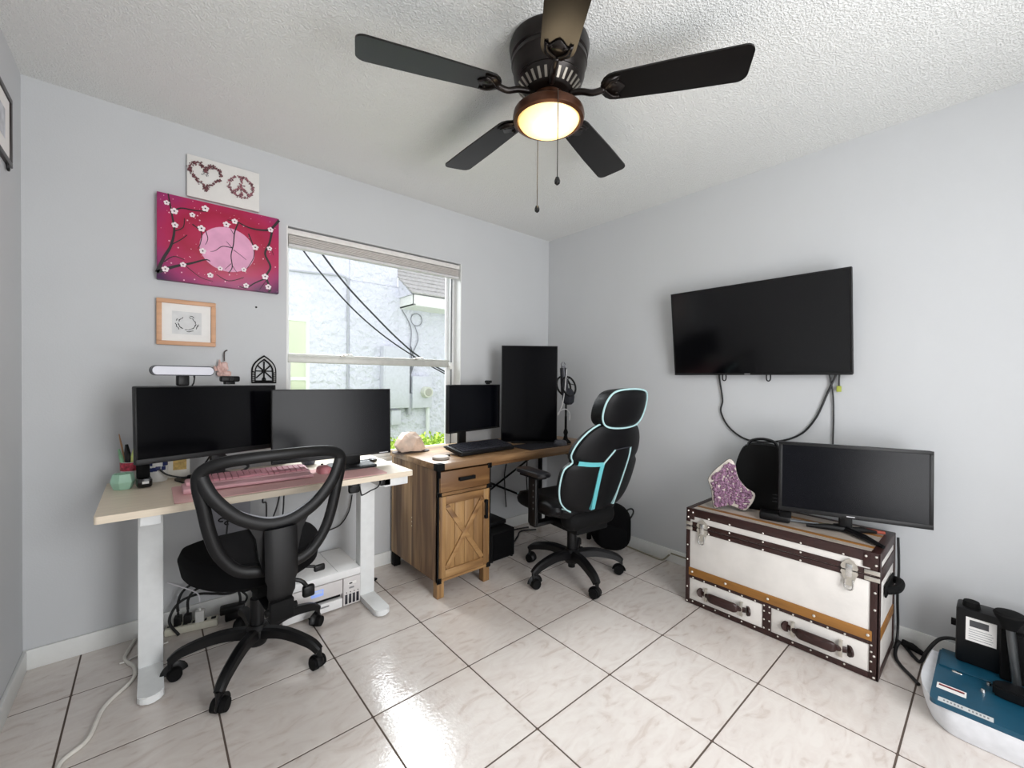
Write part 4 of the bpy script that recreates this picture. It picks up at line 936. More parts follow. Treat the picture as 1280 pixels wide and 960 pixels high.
bm = B(); tube(bm, [(a*0.99, b*0.99+0.001, 0.462+0.035*(a/0.26)**2-0.02*max(0, (b-0.2)/0.11)**2) for a, b in gs], 0.0038, n=6, closed=True); obj('seat_piping', bm, PALETEAL, gc)
def bolster(s):
    o = rrect(0.11, 0.40, 0.05, 6, s*0.225, 0.04)
    bm = B(); pillow(bm, o, 0.05, lambda a, b, h: (a, b, 0.475+h), p=2.6); obj('seat_bolster', bm, LEATHER, gc)
bolster(-1); bolster(1)
for s in (-1, 1):
    bm = B(); box(bm, (s*0.285, 0.03, 0.50), (0.03, 0.075, 0.28), 0.01); box(bm, (s*0.285, 0.03, 0.60), (0.024, 0.055, 0.12), 0.006); box(bm, (s*0.20, 0.03, 0.36), (0.19, 0.06, 0.025), 0.008)
    ap = obj('armrest_post', bm, BLACK, gc)
    bm = B()
    for q in range(5): cyl(bm, (s*0.3015, 0.012, 0.46+q*0.035), (s*0.3005-s*0.002, 0.012, 0.46+q*0.035), 0.005, n=8)
    obj('adjust_hole', bm, M('hole_grey', '#55565a', 0.5), ap)
    bm = B(); pillow(bm, rrect(0.095, 0.27, 0.04, 6, s*0.29, 0.03), 0.016, lambda a, b, h: (a, b, 0.672+h), p=4); obj('arm_pad', bm, M('arm_pad_leather', '#1a1a1d', 0.3, coat=0.2), gc)
    bm = B(); box(bm, (s*0.29, 0.03, 0.653), (0.07, 0.18, 0.02), 0.006); obj('arm_plate', bm, BLACKM, gc)
def yg(x, z): return -(0.205+(z-0.5)*0.315)+0.55*x*x
hb = [(0.0, 1.0), (0.09, 0.998), (0.18, 0.962), (0.245, 0.89), (0.27, 0.815), (0.252, 0.772), (0.290, 0.735), (0.295, 0.66), (0.285, 0.59), (0.255, 0.525), (0.19, 0.475), (0.09, 0.455)]
go = hb+[(0, 0.452)]+[(-x, z) for x, z in hb[::-1] if x > 0]
gsp = [(p.x, p.y) for p in spline([(x, z, 0) for x, z in go], 3, True)]
bm = B(); pillow(bm, gsp, 0.055, lambda a, b, h: (a, yg(a, b)+h, b), rings=7, p=3.4, t2=0.05); obj('backrest', bm, LEATHER, gc)
def yr(x, z, k=0.0): return yg(x, z)-0.05-k          # rear skin
bm = B(); tube(bm, [(x, yg(x, z)-0.012, z) for x, z in gsp[42:]+gsp[:31]], 0.0045, n=8); obj('edge_piping', bm, PALETEAL, gc)
def strip(bm, pts, wd):
    P = [Vector((p.x, 0, p.y)) for p in spline([(x, z, 0) for x, z in pts], 6)]; n = len(P); A_ = []; B_ = []
    for i in range(n):
        d = (P[min(i+1, n-1)]-P[max(i-1, 0)]).normalized(); q = Vector((-d.z, 0, d.x))*wd/2
        for Ls, v in ((A_, P[i]+q), (B_, P[i]-q)): Ls.append((bm.verts.new((v.x, yr(v.x, v.z, 0.003), v.z)), bm.verts.new((v.x, yr(v.x, v.z, -0.012), v.z))))
    for i in range(n-1):
        bm.faces.new((A_[i][0], A_[i+1][0], B_[i+1][0], B_[i][0])); bm.faces.new((A_[i][0], A_[i+1][0], A_[i+1][1], A_[i][1])); bm.faces.new((B_[i][0], B_[i+1][0], B_[i+1][1], B_[i][1]))
bm = B(); strip(bm, [(-0.248, 0.775), (-0.16, 0.762), (-0.083, 0.757)], 0.024); strip(bm, [(-0.088, 0.765), (-0.088, 0.70), (-0.083, 0.60), (-0.075, 0.485)], 0.026); obj('teal_band', bm, TEAL, gc)
bm = B(); strip(bm, [(-0.085, 0.757), (-0.05, 0.80), (-0.02, 0.835)], 0.010); strip(bm, [(0.115, 0.84), (0.125, 0.78), (0.115, 0.65), (0.095, 0.49)], 0.011); obj('thin_band', bm, PALETEAL, gc)
bm = B(); strip(bm, [(-0.02, 0.835), (0.05, 0.84), (0.115, 0.84)], 0.005); obj('seam', bm, M('seam_grey', '#3a3a42', 0.5), gc)
# headrest
hz = [(p.x, p.y) for p in spline([(x, z, 0) for x, z in ((-0.172, 1.06), (-0.160, 1.125), (-0.118, 1.166), (0, 1.178), (0.118, 1.166), (0.160, 1.125), (0.172, 1.06), (0.158, 1.0), (0.11, 0.965), (0, 0.955), (-0.11, 0.965), (-0.158, 1.0))], 4, True)]
bm = B(); pillow(bm, hz, 0.075, lambda a, b, h: (a, yg(a, b)+0.0+h, b), rings=7, p=4, t2=0.062); obj('headrest', bm, LEATHER, gc)
bm = B(); tube(bm, [(x*0.975, yg(x, z)-0.044, 1.07+(z-1.07)*0.97) for x, z in hz], 0.005, n=8, closed=True); obj('headrest_piping', bm, PALETEAL, gc)

# ------------------------------------------------------------------ wooden desk with cupboard pedestal
WD0, WD1, WY0, WY1 = 1.190, 2.590, 1.997, 2.600
wd = thing('wooden_desk', 'rustic oak desk with barn-door cupboard and black metal corners', 'desk', (1.9, 2.3, 0))
bm = B(); bx(bm, WD0, WD1, WY0, WY1, OT-0.036, OT, 0.002); obj('tabletop', bm, OAKT, wd, W=True)
PXA, PXB = WD0+0.004, 1.556
bm = B(); bx(bm, PXA, PXA+0.018, WY0+0.004, WY1-0.02, 0.09, OT-0.036); obj('side_panel', bm, OAKV, wd, W=True, smooth=0)
bm = B(); bx(bm, PXB-0.018, PXB, WY0+0.004, WY1-0.02, 0.09, OT-0.036); obj('side_panel', bm, OAKV, wd, W=True, smooth=0)
bm = B(); bx(bm, PXA+0.018, PXB-0.018, WY1-0.035, WY1-0.022, 0.09, OT-0.036); obj('back_panel', bm, OAKF, wd, W=True, smooth=0)
bm = B(); bx(bm, PXA+0.018, PXB-0.018, WY0+0.03, WY1-0.036, 0.09, 0.108); obj('bottom_panel', bm, OAKH, wd, W=True, smooth=0)
bm = B(); bx(bm, PXA+0.012, PXB-0.012, WY0+0.003, WY0+0.022, 0.568, 0.584); bx(bm, PXA+0.012, PXB-0.012, WY0+0.003, WY0+0.022, 0.09, 0.104); bx(bm, PXA, PXA+0.012, WY0, WY0+0.02, 0.09, OT-0.036); bx(bm, PXB-0.012, PXB, WY0, WY0+0.02, 0.09, OT-0.036); obj('face_frame', bm, OAKH, wd, W=True, smooth=0)
dr = B(); bx(dr, PXA+0.014, PXB-0.014, WY0-0.002, WY0+0.018, 0.588, 0.703, 0.002); dro = obj('drawer', dr, OAKH, wd, W=True)
bm = B(); bx(bm, 1.325, 1.435, WY0-0.02, WY0-0.013, 0.640, 0.662, 0.003); bx(bm, 1.325, 1.340, WY0-0.016, WY0-0.002, 0.642, 0.660, 0.001); bx(bm, 1.420, 1.435, WY0-0.016, WY0-0.002, 0.642, 0.660, 0.001); obj('handle', bm, BLACKM, dro, W=True)
dx0, dx1, dz0, dz1 = PXA+0.014, PXB-0.014, 0.108, 0.564
bm = B(); bx(bm, dx0, dx1, WY0+0.012, WY0+0.018, dz0, dz1, 0.001); door = obj('door', bm, OAKF, wd, W=True)
for q in (dx0, dx1-0.036):
    bm = B(); bx(bm, q, q+0.036, WY0-0.003, WY0+0.012, dz0, dz1, 0.002); obj('door_stile', bm, OAKF, door, W=True)
for q in (dz1-0.045, dz0):
    bm = B(); bx(bm, dx0+0.036, dx1-0.036, WY0-0.003, WY0+0.012, q, q+0.045, 0.002); obj('door_rail', bm, OAKH, door, W=True)
pw = (dx1-dx0-0.072)/4
for k in range(4):
    bm = B(); bx(bm, dx0+0.036+k*pw+0.001, dx0+0.036+(k+1)*pw-0.001, WY0+0.006, WY0+0.012, dz0+0.04, dz1-0.04, 0.001)
    obj('door_plank', bm, OAKF, door, W=True)
cxm, czm = (dx0+dx1)/2, (dz0+dz1)/2; bw_, bh_ = dx1-dx0-0.085, dz1-dz0-0.10
for s in (-1, 1):
    bm = B(); box(bm, (cxm, WY0+0.003+0.001*s, czm), (sqrt(bw_**2+bh_**2), 0.012, 0.028), 0.002, rot=(0, s*atan2(bh_, bw_), 0)); obj('cross_brace', bm, OAKH, door, W=True)
bm = B(); bx(bm, 1.508, 1.528, WY0-0.022, WY0-0.015, 0.388, 0.502, 0.003); bx(bm, 1.509, 1.527, WY0-0.018, WY0-0.002, 0.484, 0.500, 0.001); bx(bm, 1.509, 1.527, WY0-0.018, WY0-0.002, 0.390, 0.406, 0.001); obj('handle', bm, BLACKM, door, W=True)
for (lx, ly) in ((PXA+0.022, WY0+0.024), (PXB-0.022, WY0+0.024), (PXA+0.022, WY1-0.045), (PXB-0.022, WY1-0.045)):
    bm = B(); bx(bm, lx-0.022, lx+0.022, ly-0.022, ly+0.022, 0.001, 0.092, 0.002); obj('leg', bm, OAKF if ly < 2.2 else BLACKM, wd, W=True)
for (x, z, w_, h_) in ((PXA+0.018, OT-0.018, 0.044, 0.038), (PXB-0.006, 0.70, 0.03, 0.03), (PXA+0.008, 0.578, 0.03, 0.022), (PXB-0.008, 0.578, 0.036, 0.026), (PXA+0.010, 0.10, 0.028, 0.03), (PXB-0.010, 0.10, 0.028, 0.03), (PXA+0.006, 0.690, 0.018, 0.04)):
    bm = B(); box(bm, (x, WY0-0.001, z), (w_, 0.006, h_), 0.001); o = obj('corner_bracket', bm, BLACKM, wd, W=True)
bm = B(); bx(bm, WD0-0.002, WD0+0.004, WY0-0.003, WY0+0.04, OT-0.038, OT+0.001, 0.001); bx(bm, WD0-0.002, WD0+0.04, WY0-0.003, WY0+0.03, OT-0.0005, OT+0.0015, 0.0005); obj('corner_bracket', bm, BLACKM, wd, W=True)
bm = B(); bx(bm, PXA-0.001, PXA+0.007, WY0-0.004, WY0+0.004, 0.09, OT-0.036); obj('corner_strip', bm, BLACKM, wd, W=True)
bm = B(); bx(bm, PXB-0.006, PXB+0.001, WY0-0.004, WY0+0.004, 0.09, OT-0.036); obj('corner_strip', bm, BLACKM, wd, W=True)
for q in (WY0+0.02, WY1-0.05):
    bm = B(); bx(bm, PXB, WD1-0.06, q, q+0.02, OT-0.06, OT-0.036); obj('apron', bm, OAKH, wd, W=True)
for ly in (WY0+0.02, WY1-0.045):
    bm = B(); bx(bm, WD1-0.06, WD1-0.03, ly, ly+0.025, 0.001, OT-0.036, 0.002); obj('metal_leg', bm, BLACKM, wd, W=True)
bm = B(); bx(bm, WD1-0.055, WD1-0.035, WY0+0.045, WY1-0.045, 0.12, 0.14); bx(bm, WD1-0.055, WD1-0.035, WY0+0.045, WY1-0.045, 0.62, 0.64); obj('leg_rail', bm, BLACKM, wd, W=True)
bm = B(); tube(bm, [(PXB, WY1-0.03, 0.62), (WD1-0.05, WY1-0.03, 0.16)], 0.008); obj('back_brace', bm, BLACKM, wd, W=True)
bm = B(); tube(bm, [(PXB, WY1-0.045, 0.16), (WD1-0.05, WY1-0.045, 0.62)], 0.008); obj('back_brace', bm, BLACKM, wd, W=True)
for zz in (0.33, 0.355, 0.38):
    bm = B(); cyl(bm, (PXA-0.0008, 2.30, zz), (PXA+0.001, 2.30, zz), 0.0045, n=8); obj('sticker_dot', bm, M('sticker', '#d9cfae', 0.6), wd, W=True)
# things on the wooden desk
bm = B(); bmesh.ops.create_icosphere(bm, subdivisions=2, radius=1); rnd = random.Random(21)
for v in bm.verts:
    f_ = rnd.uniform(0.84, 1.08); v.co = Vector((v.co.x*0.105*f_, v.co.y*0.06*f_, max(v.co.z, -0.55)*0.085*f_+0.045)); v.co.x += 0.35*(0.06-v.co.z)*(1 if v.co.x > 0 else 0.2)
    v.co.z = max(v.co.z, 0.001)
bmesh.ops.transform(bm, matrix=Matrix.Translation((1.262, 2.46, OT+0.006)), verts=bm.verts)
rk = thing('quartz_rock', 'rough cream and rose quartz rock on wooden desk by the window', 'rock', (1.262, 2.46, OT+0.0005))
obj('stone', bm, M('quartz', '#d9c0ae', 0.45, var=0.3, scale=14), rk, W=True, smooth=0)
bm = B(); prism(bm, rrect(0.24, 0.12, 0.05, 6, 1.268, 2.46), OT+0.0005, OT+0.006); obj('slate_base', bm, M('slate_base', '#4a3d38', 0.7), rk, W=True)
cs = thing('coaster', 'round grey coaster on corner of wooden desk', 'coaster', (1.290, 2.13, OT))
bm = B(); lathe(bm, [(0, 0.001), (0.047, 0.001), (0.050, 0.004), (0.050, 0.013), (0.047, 0.016), (0, 0.016)], 32); obj('disc', bm, M('coaster_stone', '#a59d94', 0.7), cs)
bm = B(); lathe(bm, [(0.0, 0.0163), (0.042, 0.0165), (0.042, 0.017), (0, 0.017)], 32); obj('cork_top', bm, M('coaster_top', '#d3cabd', 0.7, var=0.1), cs)
bm = B(); box(bm, (1.365, 2.175, OT+0.006), (0.03, 0.014, 0.01), 0.003); tag(obj('usb_stick', bm, BLACKM), 'tiny black usb stick lying beside the coaster', 'usb stick')
kb = keyboard('keyboard', 'black full-size keyboard on the wooden desk', (1.625, 2.19), radians(3), 0.44, 0.17, OT, BLACK, M('grey_keys', '#2c2d35', 0.4, coat=0.3), radians(8), 0.0, ht=0.026)
bm = B(); prism(bm, rrect(0.40, 0.23, 0.01, 3, 2.11, 2.13), OT+0.0004, OT+0.0034); tag(obj('mouse_pad', bm, M('dark_mouse_pad', '#17171f', 0.8)), 'dark mouse pad under the tall monitor', 'mouse pad')
m2 = thing('mouse', 'dark grey computer mouse beside the tall monitor base', 'mouse', (2.238, 2.055, OT+0.0034), 0.4)
bm = B(); pillow(bm, rrect(0.062, 0.10, 0.028, 5), 0.036, lambda a, b, h: (a, b, max(h, 0)+0.0006), t2=0.0); obj('shell', bm, M('grey_mouse', '#4a4b52', 0.35), m2)
bm = B(); cyl(bm, (-0.004, 0.03, 0.033), (0.004, 0.03, 0.033), 0.008, n=12); obj('scroll_wheel', bm, BLACK, m2)
# microphone
mk = thing('microphone', 'black studio microphone on stand in a shock mount with white cord', 'microphone', (2.345, 2.10, OT))
bm = B(); lathe(bm, [(0, 0.001), (0.042, 0.001), (0.040, 0.012), (0.018, 0.03), (0.012, 0.06), (0.014, 0.065), (0.018, 0.08), (0.012, 0.10), (0.009, 0.105), (0.009, 0.20), (0, 0.20)], 20); obj('stand', bm, BLACKM, mk)
bm = B(); cyl(bm, (0, 0, 0.19), (0, 0, 0.34), 0.008, n=12); obj('pole', bm, BLACK, mk)
bm = B(); lathe(bm, [(0, -0.06), (0.025, -0.056), (0.042, -0.038), (0.046, 0.0), (0.04, 0.038), (0.025, 0.06), (0, 0.065)], 20, (0.012, -0.012, 0.345)); obj('mic_foam', bm, M('foam', '#2b2c33', 0.9, var=0.2, scale=200), mk)
bm = B(); cyl(bm, (-0.012, 0, 0.36), (-0.025, 0.01, 0.56), 0.030, 0.024, 18); obj('mic_body', bm, M('mic_grey', '#3a3b40', 0.35, metal=0.4), mk)
for k in range(2):
    bm = B(); tube(bm, [(-0.005+0.074*cos(t*pi/10), -0.03+0.05*k+0.02*sin(t*pi/10), 0.425+0.07*sin(t*pi/10)) for t in range(20)], 0.007, n=8, closed=True); obj('shock_ring', bm, BLACK, mk)
bm = B()
for k in range(6):
    a = k*pi/3; tube(bm, [(-0.005+0.066*cos(a), -0.02, 0.435+0.066*sin(a)), (-0.015+0.02*cos(a+.5), 0, 0.44+0.02*sin(a+.5))], 0.003, n=6)
obj('elastic_cord', bm, BLACKM, mk)
bm = B(); box(bm, (-0.024, 0.01, 0.565), (0.035, 0.02, 0.03), 0.008); tube(bm, [(-0.04, 0.01, 0.575), (-0.045, 0.01, 0.59), (-0.03, 0.01, 0.60)], 0.004, sub=3); tube(bm, [(-0.01, 0.01, 0.575), (-0.004, 0.01, 0.59), (-0.016, 0.01, 0.60)], 0.004, sub=3); obj('clip_top', bm, M('clip_silver', '#8e8f94', 0.35, metal=0.6), mk)
bm = B(); tube(bm, [(-0.03, -0.03, 0.55), (-0.05, -0.035, 0.42), (-0.07, -0.03, 0.30), (-0.085, -0.02, 0.25), (-0.105, -0.02, 0.215), (-0.10, -0.02, 0.235), (-0.05, -0.02, 0.255), (-0.01, -0.02, 0.25), (0.02, -0.02, 0.22), (0.018, -0.02, 0.17)], 0.0035, sub=6); obj('white_cord', bm, M('white_cord', '#dcdcdc', 0.5), mk)
# under the wooden desk
pcb = thing('subwoofer', 'black box speaker on floor beneath the wooden desk', 'subwoofer', (1.80, 2.30, 0))
bm = B(); bx(bm, 1.70, 1.905, 2.165, 2.46, 0.008, 0.20, 0.008); obj('cabinet', bm, BLACKM, pcb, W=True)
bm = B(); bx(bm, 1.712, 1.893, 2.158, 2.165, 0.02, 0.188, 0.003); obj('grille', bm, FABRIC, pcb, W=True)
bm = B(); bx(bm, 1.72, 1.90, 2.25, 2.43, 0.205, 0.235, 0.006); obj('top_tray', bm, BLACK, pcb, W=True)
for i_, (x, y) in enumerate(((1.715, 2.18), (1.89, 2.18), (1.715, 2.445), (1.89, 2.445))):
    bm = B(); cyl(bm, (x, y, 0.0005), (x, y, 0.009), 0.01, n=10); obj('foot', bm, BLACK, pcb, W=True)
cable('desk_cable', [(1.585, 2.52, 0.60), (1.59, 2.51, 0.52), (1.64, 2.51, 0.42), (1.75, 2.50, 0.40), (1.85, 2.50, 0.43), (1.9, 2.5, 0.45)], 0.005, VC, 'upper black cable swagging under the wooden desk')
cable('desk_cable', [(1.59, 2.54, 0.56), (1.60, 2.53, 0.46), (1.66, 2.53, 0.34), (1.74, 2.52, 0.255), (1.86, 2.52, 0.27), (1.95, 2.52, 0.30)], 0.005, VC, 'lower black cable swagging under the wooden desk')
cable('desk_cable', [(1.60, 2.50, 0.48), (1.66, 2.49, 0.38), (1.70, 2.48, 0.30), (1.71, 2.475, 0.20), (1.69, 2.475, 0.10), (1.66, 2.49, 0.006)], 0.005, VC, 'black cable dropping to the floor beside the box speaker')
cable('floor_cable', [(1.92, 2.36, 0.008), (2.02, 2.33, 0.007), (2.14, 2.40, 0.007), (2.24, 2.47, 0.007), (2.36, 2.42, 0.007)], 0.006, VC, 'black floor cable curving nearest the box speaker')
cable('floor_cable', [(1.93, 2.46, 0.008), (2.05, 2.50, 0.007), (2.2, 2.53, 0.007), (2.35, 2.50, 0.007)], 0.006, VC, 'black floor cable curving nearest the wall beneath the wooden desk')
cable('hanging_cable', [(2.14, 2.55, 0.70), (2.16, 2.55, 0.6), (2.13, 2.55, 0.45), (2.15, 2.55, 0.2)], 0.005, VC, 'left thin black cable hanging beneath the wooden desk')
cable('hanging_cable', [(2.33, 2.52, 0.70), (2.35, 2.52, 0.6), (2.34, 2.52, 0.45), (2.36, 2.52, 0.2)], 0.005, VC, 'right thin black cable hanging beneath the wooden desk')
# backpack by the wall
bg_ = thing('backpack', 'black rounded backpack on floor behind the gaming chair', 'backpack', (2.50, 1.80, 0))
bm = B(); pillow(bm, rrect(0.28, 0.34, 0.12, 7, 0, 0.175), 0.09, lambda a, b, h: (a*0.5-h*0.5, a*-0.87-h*0.5+0.0, max(b, 0.002)), p=2.6, rings=7); obj('bag', bm, FABRIC, bg_)
bm = B(); tube(bm, [(0.045, -0.080, 0.285), (0.080, -0.115, 0.31), (0.098, -0.122, 0.28), (0.062, -0.108, 0.225)], 0.006, sub=5); obj('loop', bm, BLACK, bg_)
bm = B(); pillow(bm, rrect(0.2, 0.16, 0.05, 6, 0, 0.12), 0.035, lambda a, b, h: (a*0.5-0.045-h*0.5, a*-0.87-0.045-h*0.5, b), p=3); obj('front_pocket', bm, FABRIC, bg_)
cable('wall_cable', [(2.635, 1.80, 0.006), (2.640, 1.74, 0.006), (2.632, 1.65, 0.006), (2.622, 1.55, 0.006), (2.625, 1.47, 0.006), (2.642, 1.43, 0.045), (2.645, 1.42, 0.06), (2.645, 1.36, 0.062), (2.645, 1.25, 0.06), (2.645, 1.12, 0.05)], 0.005, M('cord_olive', '#8f8a78', 0.6), 'thin olive cord along the television wall baseboard')
bm = B(); box(bm, (2.642, 1.425, 0.066), (0.014, 0.018, 0.026), 0.004); tag(obj('cord_clip', bm, WHITEP), 'white cord clip above baseboard left of the trunk', 'clip')

# ------------------------------------------------------------------ printer
pr_ = thing('printer', 'white ink-tank printer on floor beneath the standing desk', 'printer', (0.64, 2.40, 0))
PGREY = M('printer_grey', '#d7d3d2', 0.45, var=0.03); PW = M('printer_white', '#eeeeee', 0.4, var=0.02)
bx0, bx1, by0, by1 = 0.478, 0.862, 2.245, 2.575
bm = B(); bx(bm, bx0, bx1-0.09, by0+0.03, by1, 0.008, 0.155, 0.004); bx(bm, bx1-0.09, bx1, by0, by1, 0.008, 0.155, 0.004); obj('body', bm, PGREY, pr_, W=True)
bm = B(); bx(bm, bx0-0.004, bx1+0.001, by0-0.002, by1, 0.158, 0.198, 0.006); ld_ = obj('scanner_lid', bm, PW, pr_, W=True)
bm = B(); bx(bm, bx1-0.118, bx1-0.1165, by0+0.01, by1-0.01, 0.198, 0.1984); obj('lid_seam', bm, GREYLINE, ld_, W=True)
bm = B(); bx(bm, bx0, bx1-0.093, by0+0.002, by0+0.03, 0.078, 0.153, 0.003); fp = obj('front_panel', bm, PGREY, pr_, W=True)
bm = B(); bx(bm, 0.612, 0.672, by0-0.0005, by0+0.003, 0.102, 0.134, 0.001); obj('display', bm, M('lcd', '#6c86c8', 0.3, emit=('#8fa8e8', 0.5)), fp, W=True)
bm = B(); bx(bm, 0.617, 0.667, by0-0.001, by0+0.001, 0.116, 0.131); obj('display_text', bm, M('lcd_light', '#c7d6f6', 0.3), fp, W=True)
bm = B(); bx(bm, bx0+0.01, bx1-0.097, by0+0.028, by0+0.032, 0.055, 0.078); obj('paper_slot', bm, BLACKM, pr_, W=True)
bm = B(); bx(bm, bx0+0.005, bx1-0.095, by0, by0+0.03, 0.008, 0.056, 0.003); tr2 = obj('paper_tray', bm, PW, pr_, W=True)
bm = B(); bx(bm, 0.63, 0.70, by0-0.0008, by0+0.002, 0.034, 0.042, 0.001); obj('tray_grip', bm, GREYLINE, tr2, W=True)
bm = B(); bx(bm, bx1-0.066, bx1-0.022, by0-0.001, by0+0.002, 0.116, 0.130, 0.001); obj('badge', bm, PAPER, pr_, W=True)
bm = B(); bx(bm, bx1-0.060, bx1-0.044, by0-0.0016, by0, 0.119, 0.126); obj('badge_mark', bm, DARKLINE, pr_, W=True)
bm = B(); bx(bm, bx1-0.060, bx1-0.034, by0-0.001, by0+0.001, 0.094, 0.103); obj('logo_mark', bm, GREYLINE, pr_, W=True)
for k in range(4):
    bm = B(); bx(bm, bx1-0.082+k*0.020, bx1-0.068+k*0.020, by0-0.001, by0+0.002, 0.016, 0.066, 0.0008); obj('ink_window', bm, M('ink_window', '#24242c', 0.2), pr_, W=True)
    bm = B(); cyl(bm, (bx1-0.073+k*0.020, by0+0.001, 0.076), (bx1-0.073+k*0.020, by0-0.001, 0.076), 0.003, n=8); obj('ink_dot', bm, DARKLINE, pr_, W=True)
for x, y in ((bx0+0.03, by0+0.05), (bx1-0.03, by0+0.05), (bx0+0.03, by1-0.05), (bx1-0.03, by1-0.05)):
    bm = B(); cyl(bm, (x, y, 0.0005), (x, y, 0.01), 0.012, n=10); obj('foot', bm, BLACK, pr_, W=True)
cable('printer_cable', [(0.60, 2.585, 0.10), (0.62, 2.585, 0.20), (0.68, 2.585, 0.245), (0.74, 2.585, 0.29), (0.80, 2.587, 0.31), (0.87, 2.588, 0.33), (0.92, 2.588, 0.40), (0.94, 2.588, 0.5)], 0.004, VC, 'black cable rising up the wall behind the printer')
bm = B(); box(bm, (0.99, 2.42, 0.006), (0.10, 0.022, 0.011), 0.003, rot=(0, 0, 0.5)); tag(obj('black_strip', bm, BLACKM), 'short black strip lying on floor beside the oak pedestal', 'strip')
# power strip and adapters
ps = thing('power_strip', 'cream power strip lying on floor along the window wall', 'power strip', (0.152, 2.52, 0), radians(-12))
bm = B(); box(bm, (0, 0, 0.018), (0.205, 0.052, 0.033), 0.006); obj('body', bm, M('cream_plastic', '#dfdccb', 0.45), ps)
for k in range(3):
    bm = B(); box(bm, (-0.088, 0, 0.0355), (0.018, 0.012, 0.002)); 
    if k == 0: obj('switch', bm, BLACK, ps)
    else: bm.free()
for k in range(5):
    bm = B(); box(bm, (-0.064+k*0.037, 0, 0.0352), (0.02, 0.024, 0.0015), 0.0005); obj('socket', bm, DARKLINE, ps)
for k, (x, m_, lb, nm) in enumerate(((-0.055, BLACK, 'left black plug pushed into the power strip', 'plug'), (-0.018, BLACK, 'middle black plug pushed into the power strip', 'plug'), (0.03, WHITEP, 'white charger block in the power strip', 'charger'))):
    r = thing(nm, lb, nm, (0.152+x*cos(radians(-12)), 2.52+x*sin(radians(-12)), 0.0365), radians(-12))
    bm = B(); box(bm, (0, 0, 0.022), (0.03, 0.034, 0.042) if k < 2 else (0.036, 0.036, 0.055), 0.005); obj('housing', bm, m_, r)
    bm = B(); cyl(bm, (0, 0, 0.042), (0.0, 0.0, 0.062), 0.006, 0.004, 10); obj('strain_relief', bm, m_, r)
bm = B(); box(bm, (0.312, 2.50, 0.055), (0.105, 0.05, 0.034), 0.006, rot=(0, 0, -0.15)); bx(bm, 0.28, 0.345, 2.485, 2.515, 0.0005, 0.04, 0.003); tag(obj('power_adapter', bm, BLACK), 'black brick power adapter at right of the power strip', 'adapter')
bm = B(); box(bm, (0.415, 2.47, 0.055), (0.035, 0.10, 0.108), 0.01); tag(obj('power_adapter', bm, BLACKM), 'upright black adapter on floor behind the office chair base', 'adapter')
cable('strip_cable', [(0.098, 2.532, 0.10), (0.098, 2.536, 0.14), (0.12, 2.542, 0.19), (0.18, 2.55, 0.21), (0.28, 2.55, 0.17), (0.36, 2.54, 0.15), (0.42, 2.54, 0.16)], 0.006, VC, 'longest black cable arching from the left plug')
cable('strip_cable', [(0.135, 2.524, 0.10), (0.137, 2.526, 0.15), (0.17, 2.532, 0.185), (0.25, 2.53, 0.19), (0.32, 2.52, 0.165), (0.345, 2.51, 0.10), (0.34, 2.50, 0.02)], 0.006, VC, 'black cable looping from the middle plug to the floor')
cable('strip_cable', [(0.10, 2.478, 0.012), (0.065, 2.50, 0.08), (0.10, 2.53, 0.14), (0.17, 2.54, 0.155), (0.24, 2.53, 0.14), (0.30, 2.52, 0.125), (0.37, 2.53, 0.13)], 0.006, VC, 'black cable humped low above the power strip')
cable('strip_cable', [(0.36, 2.50, 0.06), (0.375, 2.515, 0.09), (0.33, 2.52, 0.16), (0.38, 2.545, 0.20), (0.45, 2.55, 0.22)], 0.005, VC, 'black cable rising from the brick adapter')
cable('charger_cable', [(0.181, 2.514, 0.125), (0.17, 2.516, 0.17), (0.11, 2.53, 0.215), (0.06, 2.56, 0.24)], 0.003, M('white_lead', '#e6e4ea', 0.5), 'thin white cable rising from the charger block')
cable('extension_cable', [(-0.215, 1.80, 0.0075), (-0.215, 1.896, 0.0075), (-0.159, 1.963, 0.0075), (-0.13, 2.116, 0.0075), (-0.057, 2.235, 0.0075), (-0.052, 2.327, 0.0075), (-0.073, 2.385, 0.0075), (-0.085, 2.44, 0.0075), (-0.068, 2.52, 0.0075), (-0.055, 2.575, 0.0075)], 0.007, M('cream_cord', '#dedbd3', 0.5), 'thick white cord snaking across floor tiles by the left desk leg', 'cord')
cable('extension_cable', [(-0.10, 2.402, 0.006), (-0.075, 2.405, 0.0045), (-0.04, 2.43, 0.0045), (0.0, 2.45, 0.0045), (0.06, 2.46, 0.0045)], 0.0035, M('cream_cord2', '#e4e2dc', 0.5), 'thin short white lead lying behind the left desk foot', 'cord')

# ------------------------------------------------------------------ trunk
TX0, TX1, TY0, TY1, TZ = 2.240, 2.625, 0.300, 1.112, 0.5235
tk = thing('trunk', 'white leather trunk with dark brown trim and two drawers', 'trunk', ((TX0+TX1)/2, (TY0+TY1)/2, 0))
HIDE = M('white_hide', '#e0dcd7', 0.5, var=0.06, scale=9, bump=0.12, bscale=60)
DBR = M('dark_brown_leather', '#2f1714', 0.4, var=0.2, scale=40, bump=0.1, bscale=400)
TAUPE = M('worn_lid', '#b9aea4', 0.4, var=0.12, scale=8)
bm = B(); bx(bm, TX0+0.004, TX1, TY0+0.003, TY1-0.003, 0.004, 0.425, 0.003); obj('body', bm, HIDE, tk, W=True)
bm = B(); bx(bm, TX0+0.004, TX1, TY0+0.003, TY1-0.003, 0.428, TZ-0.002, 0.005); lid = obj('lid', bm, HIDE, tk, W=True)
bm = B(); bx(bm, TX0+0.02, TX1-0.015, TY0+0.02, TY1-0.02, TZ-0.003, TZ-0.0008); obj('lid_top', bm, TAUPE, lid, W=True)
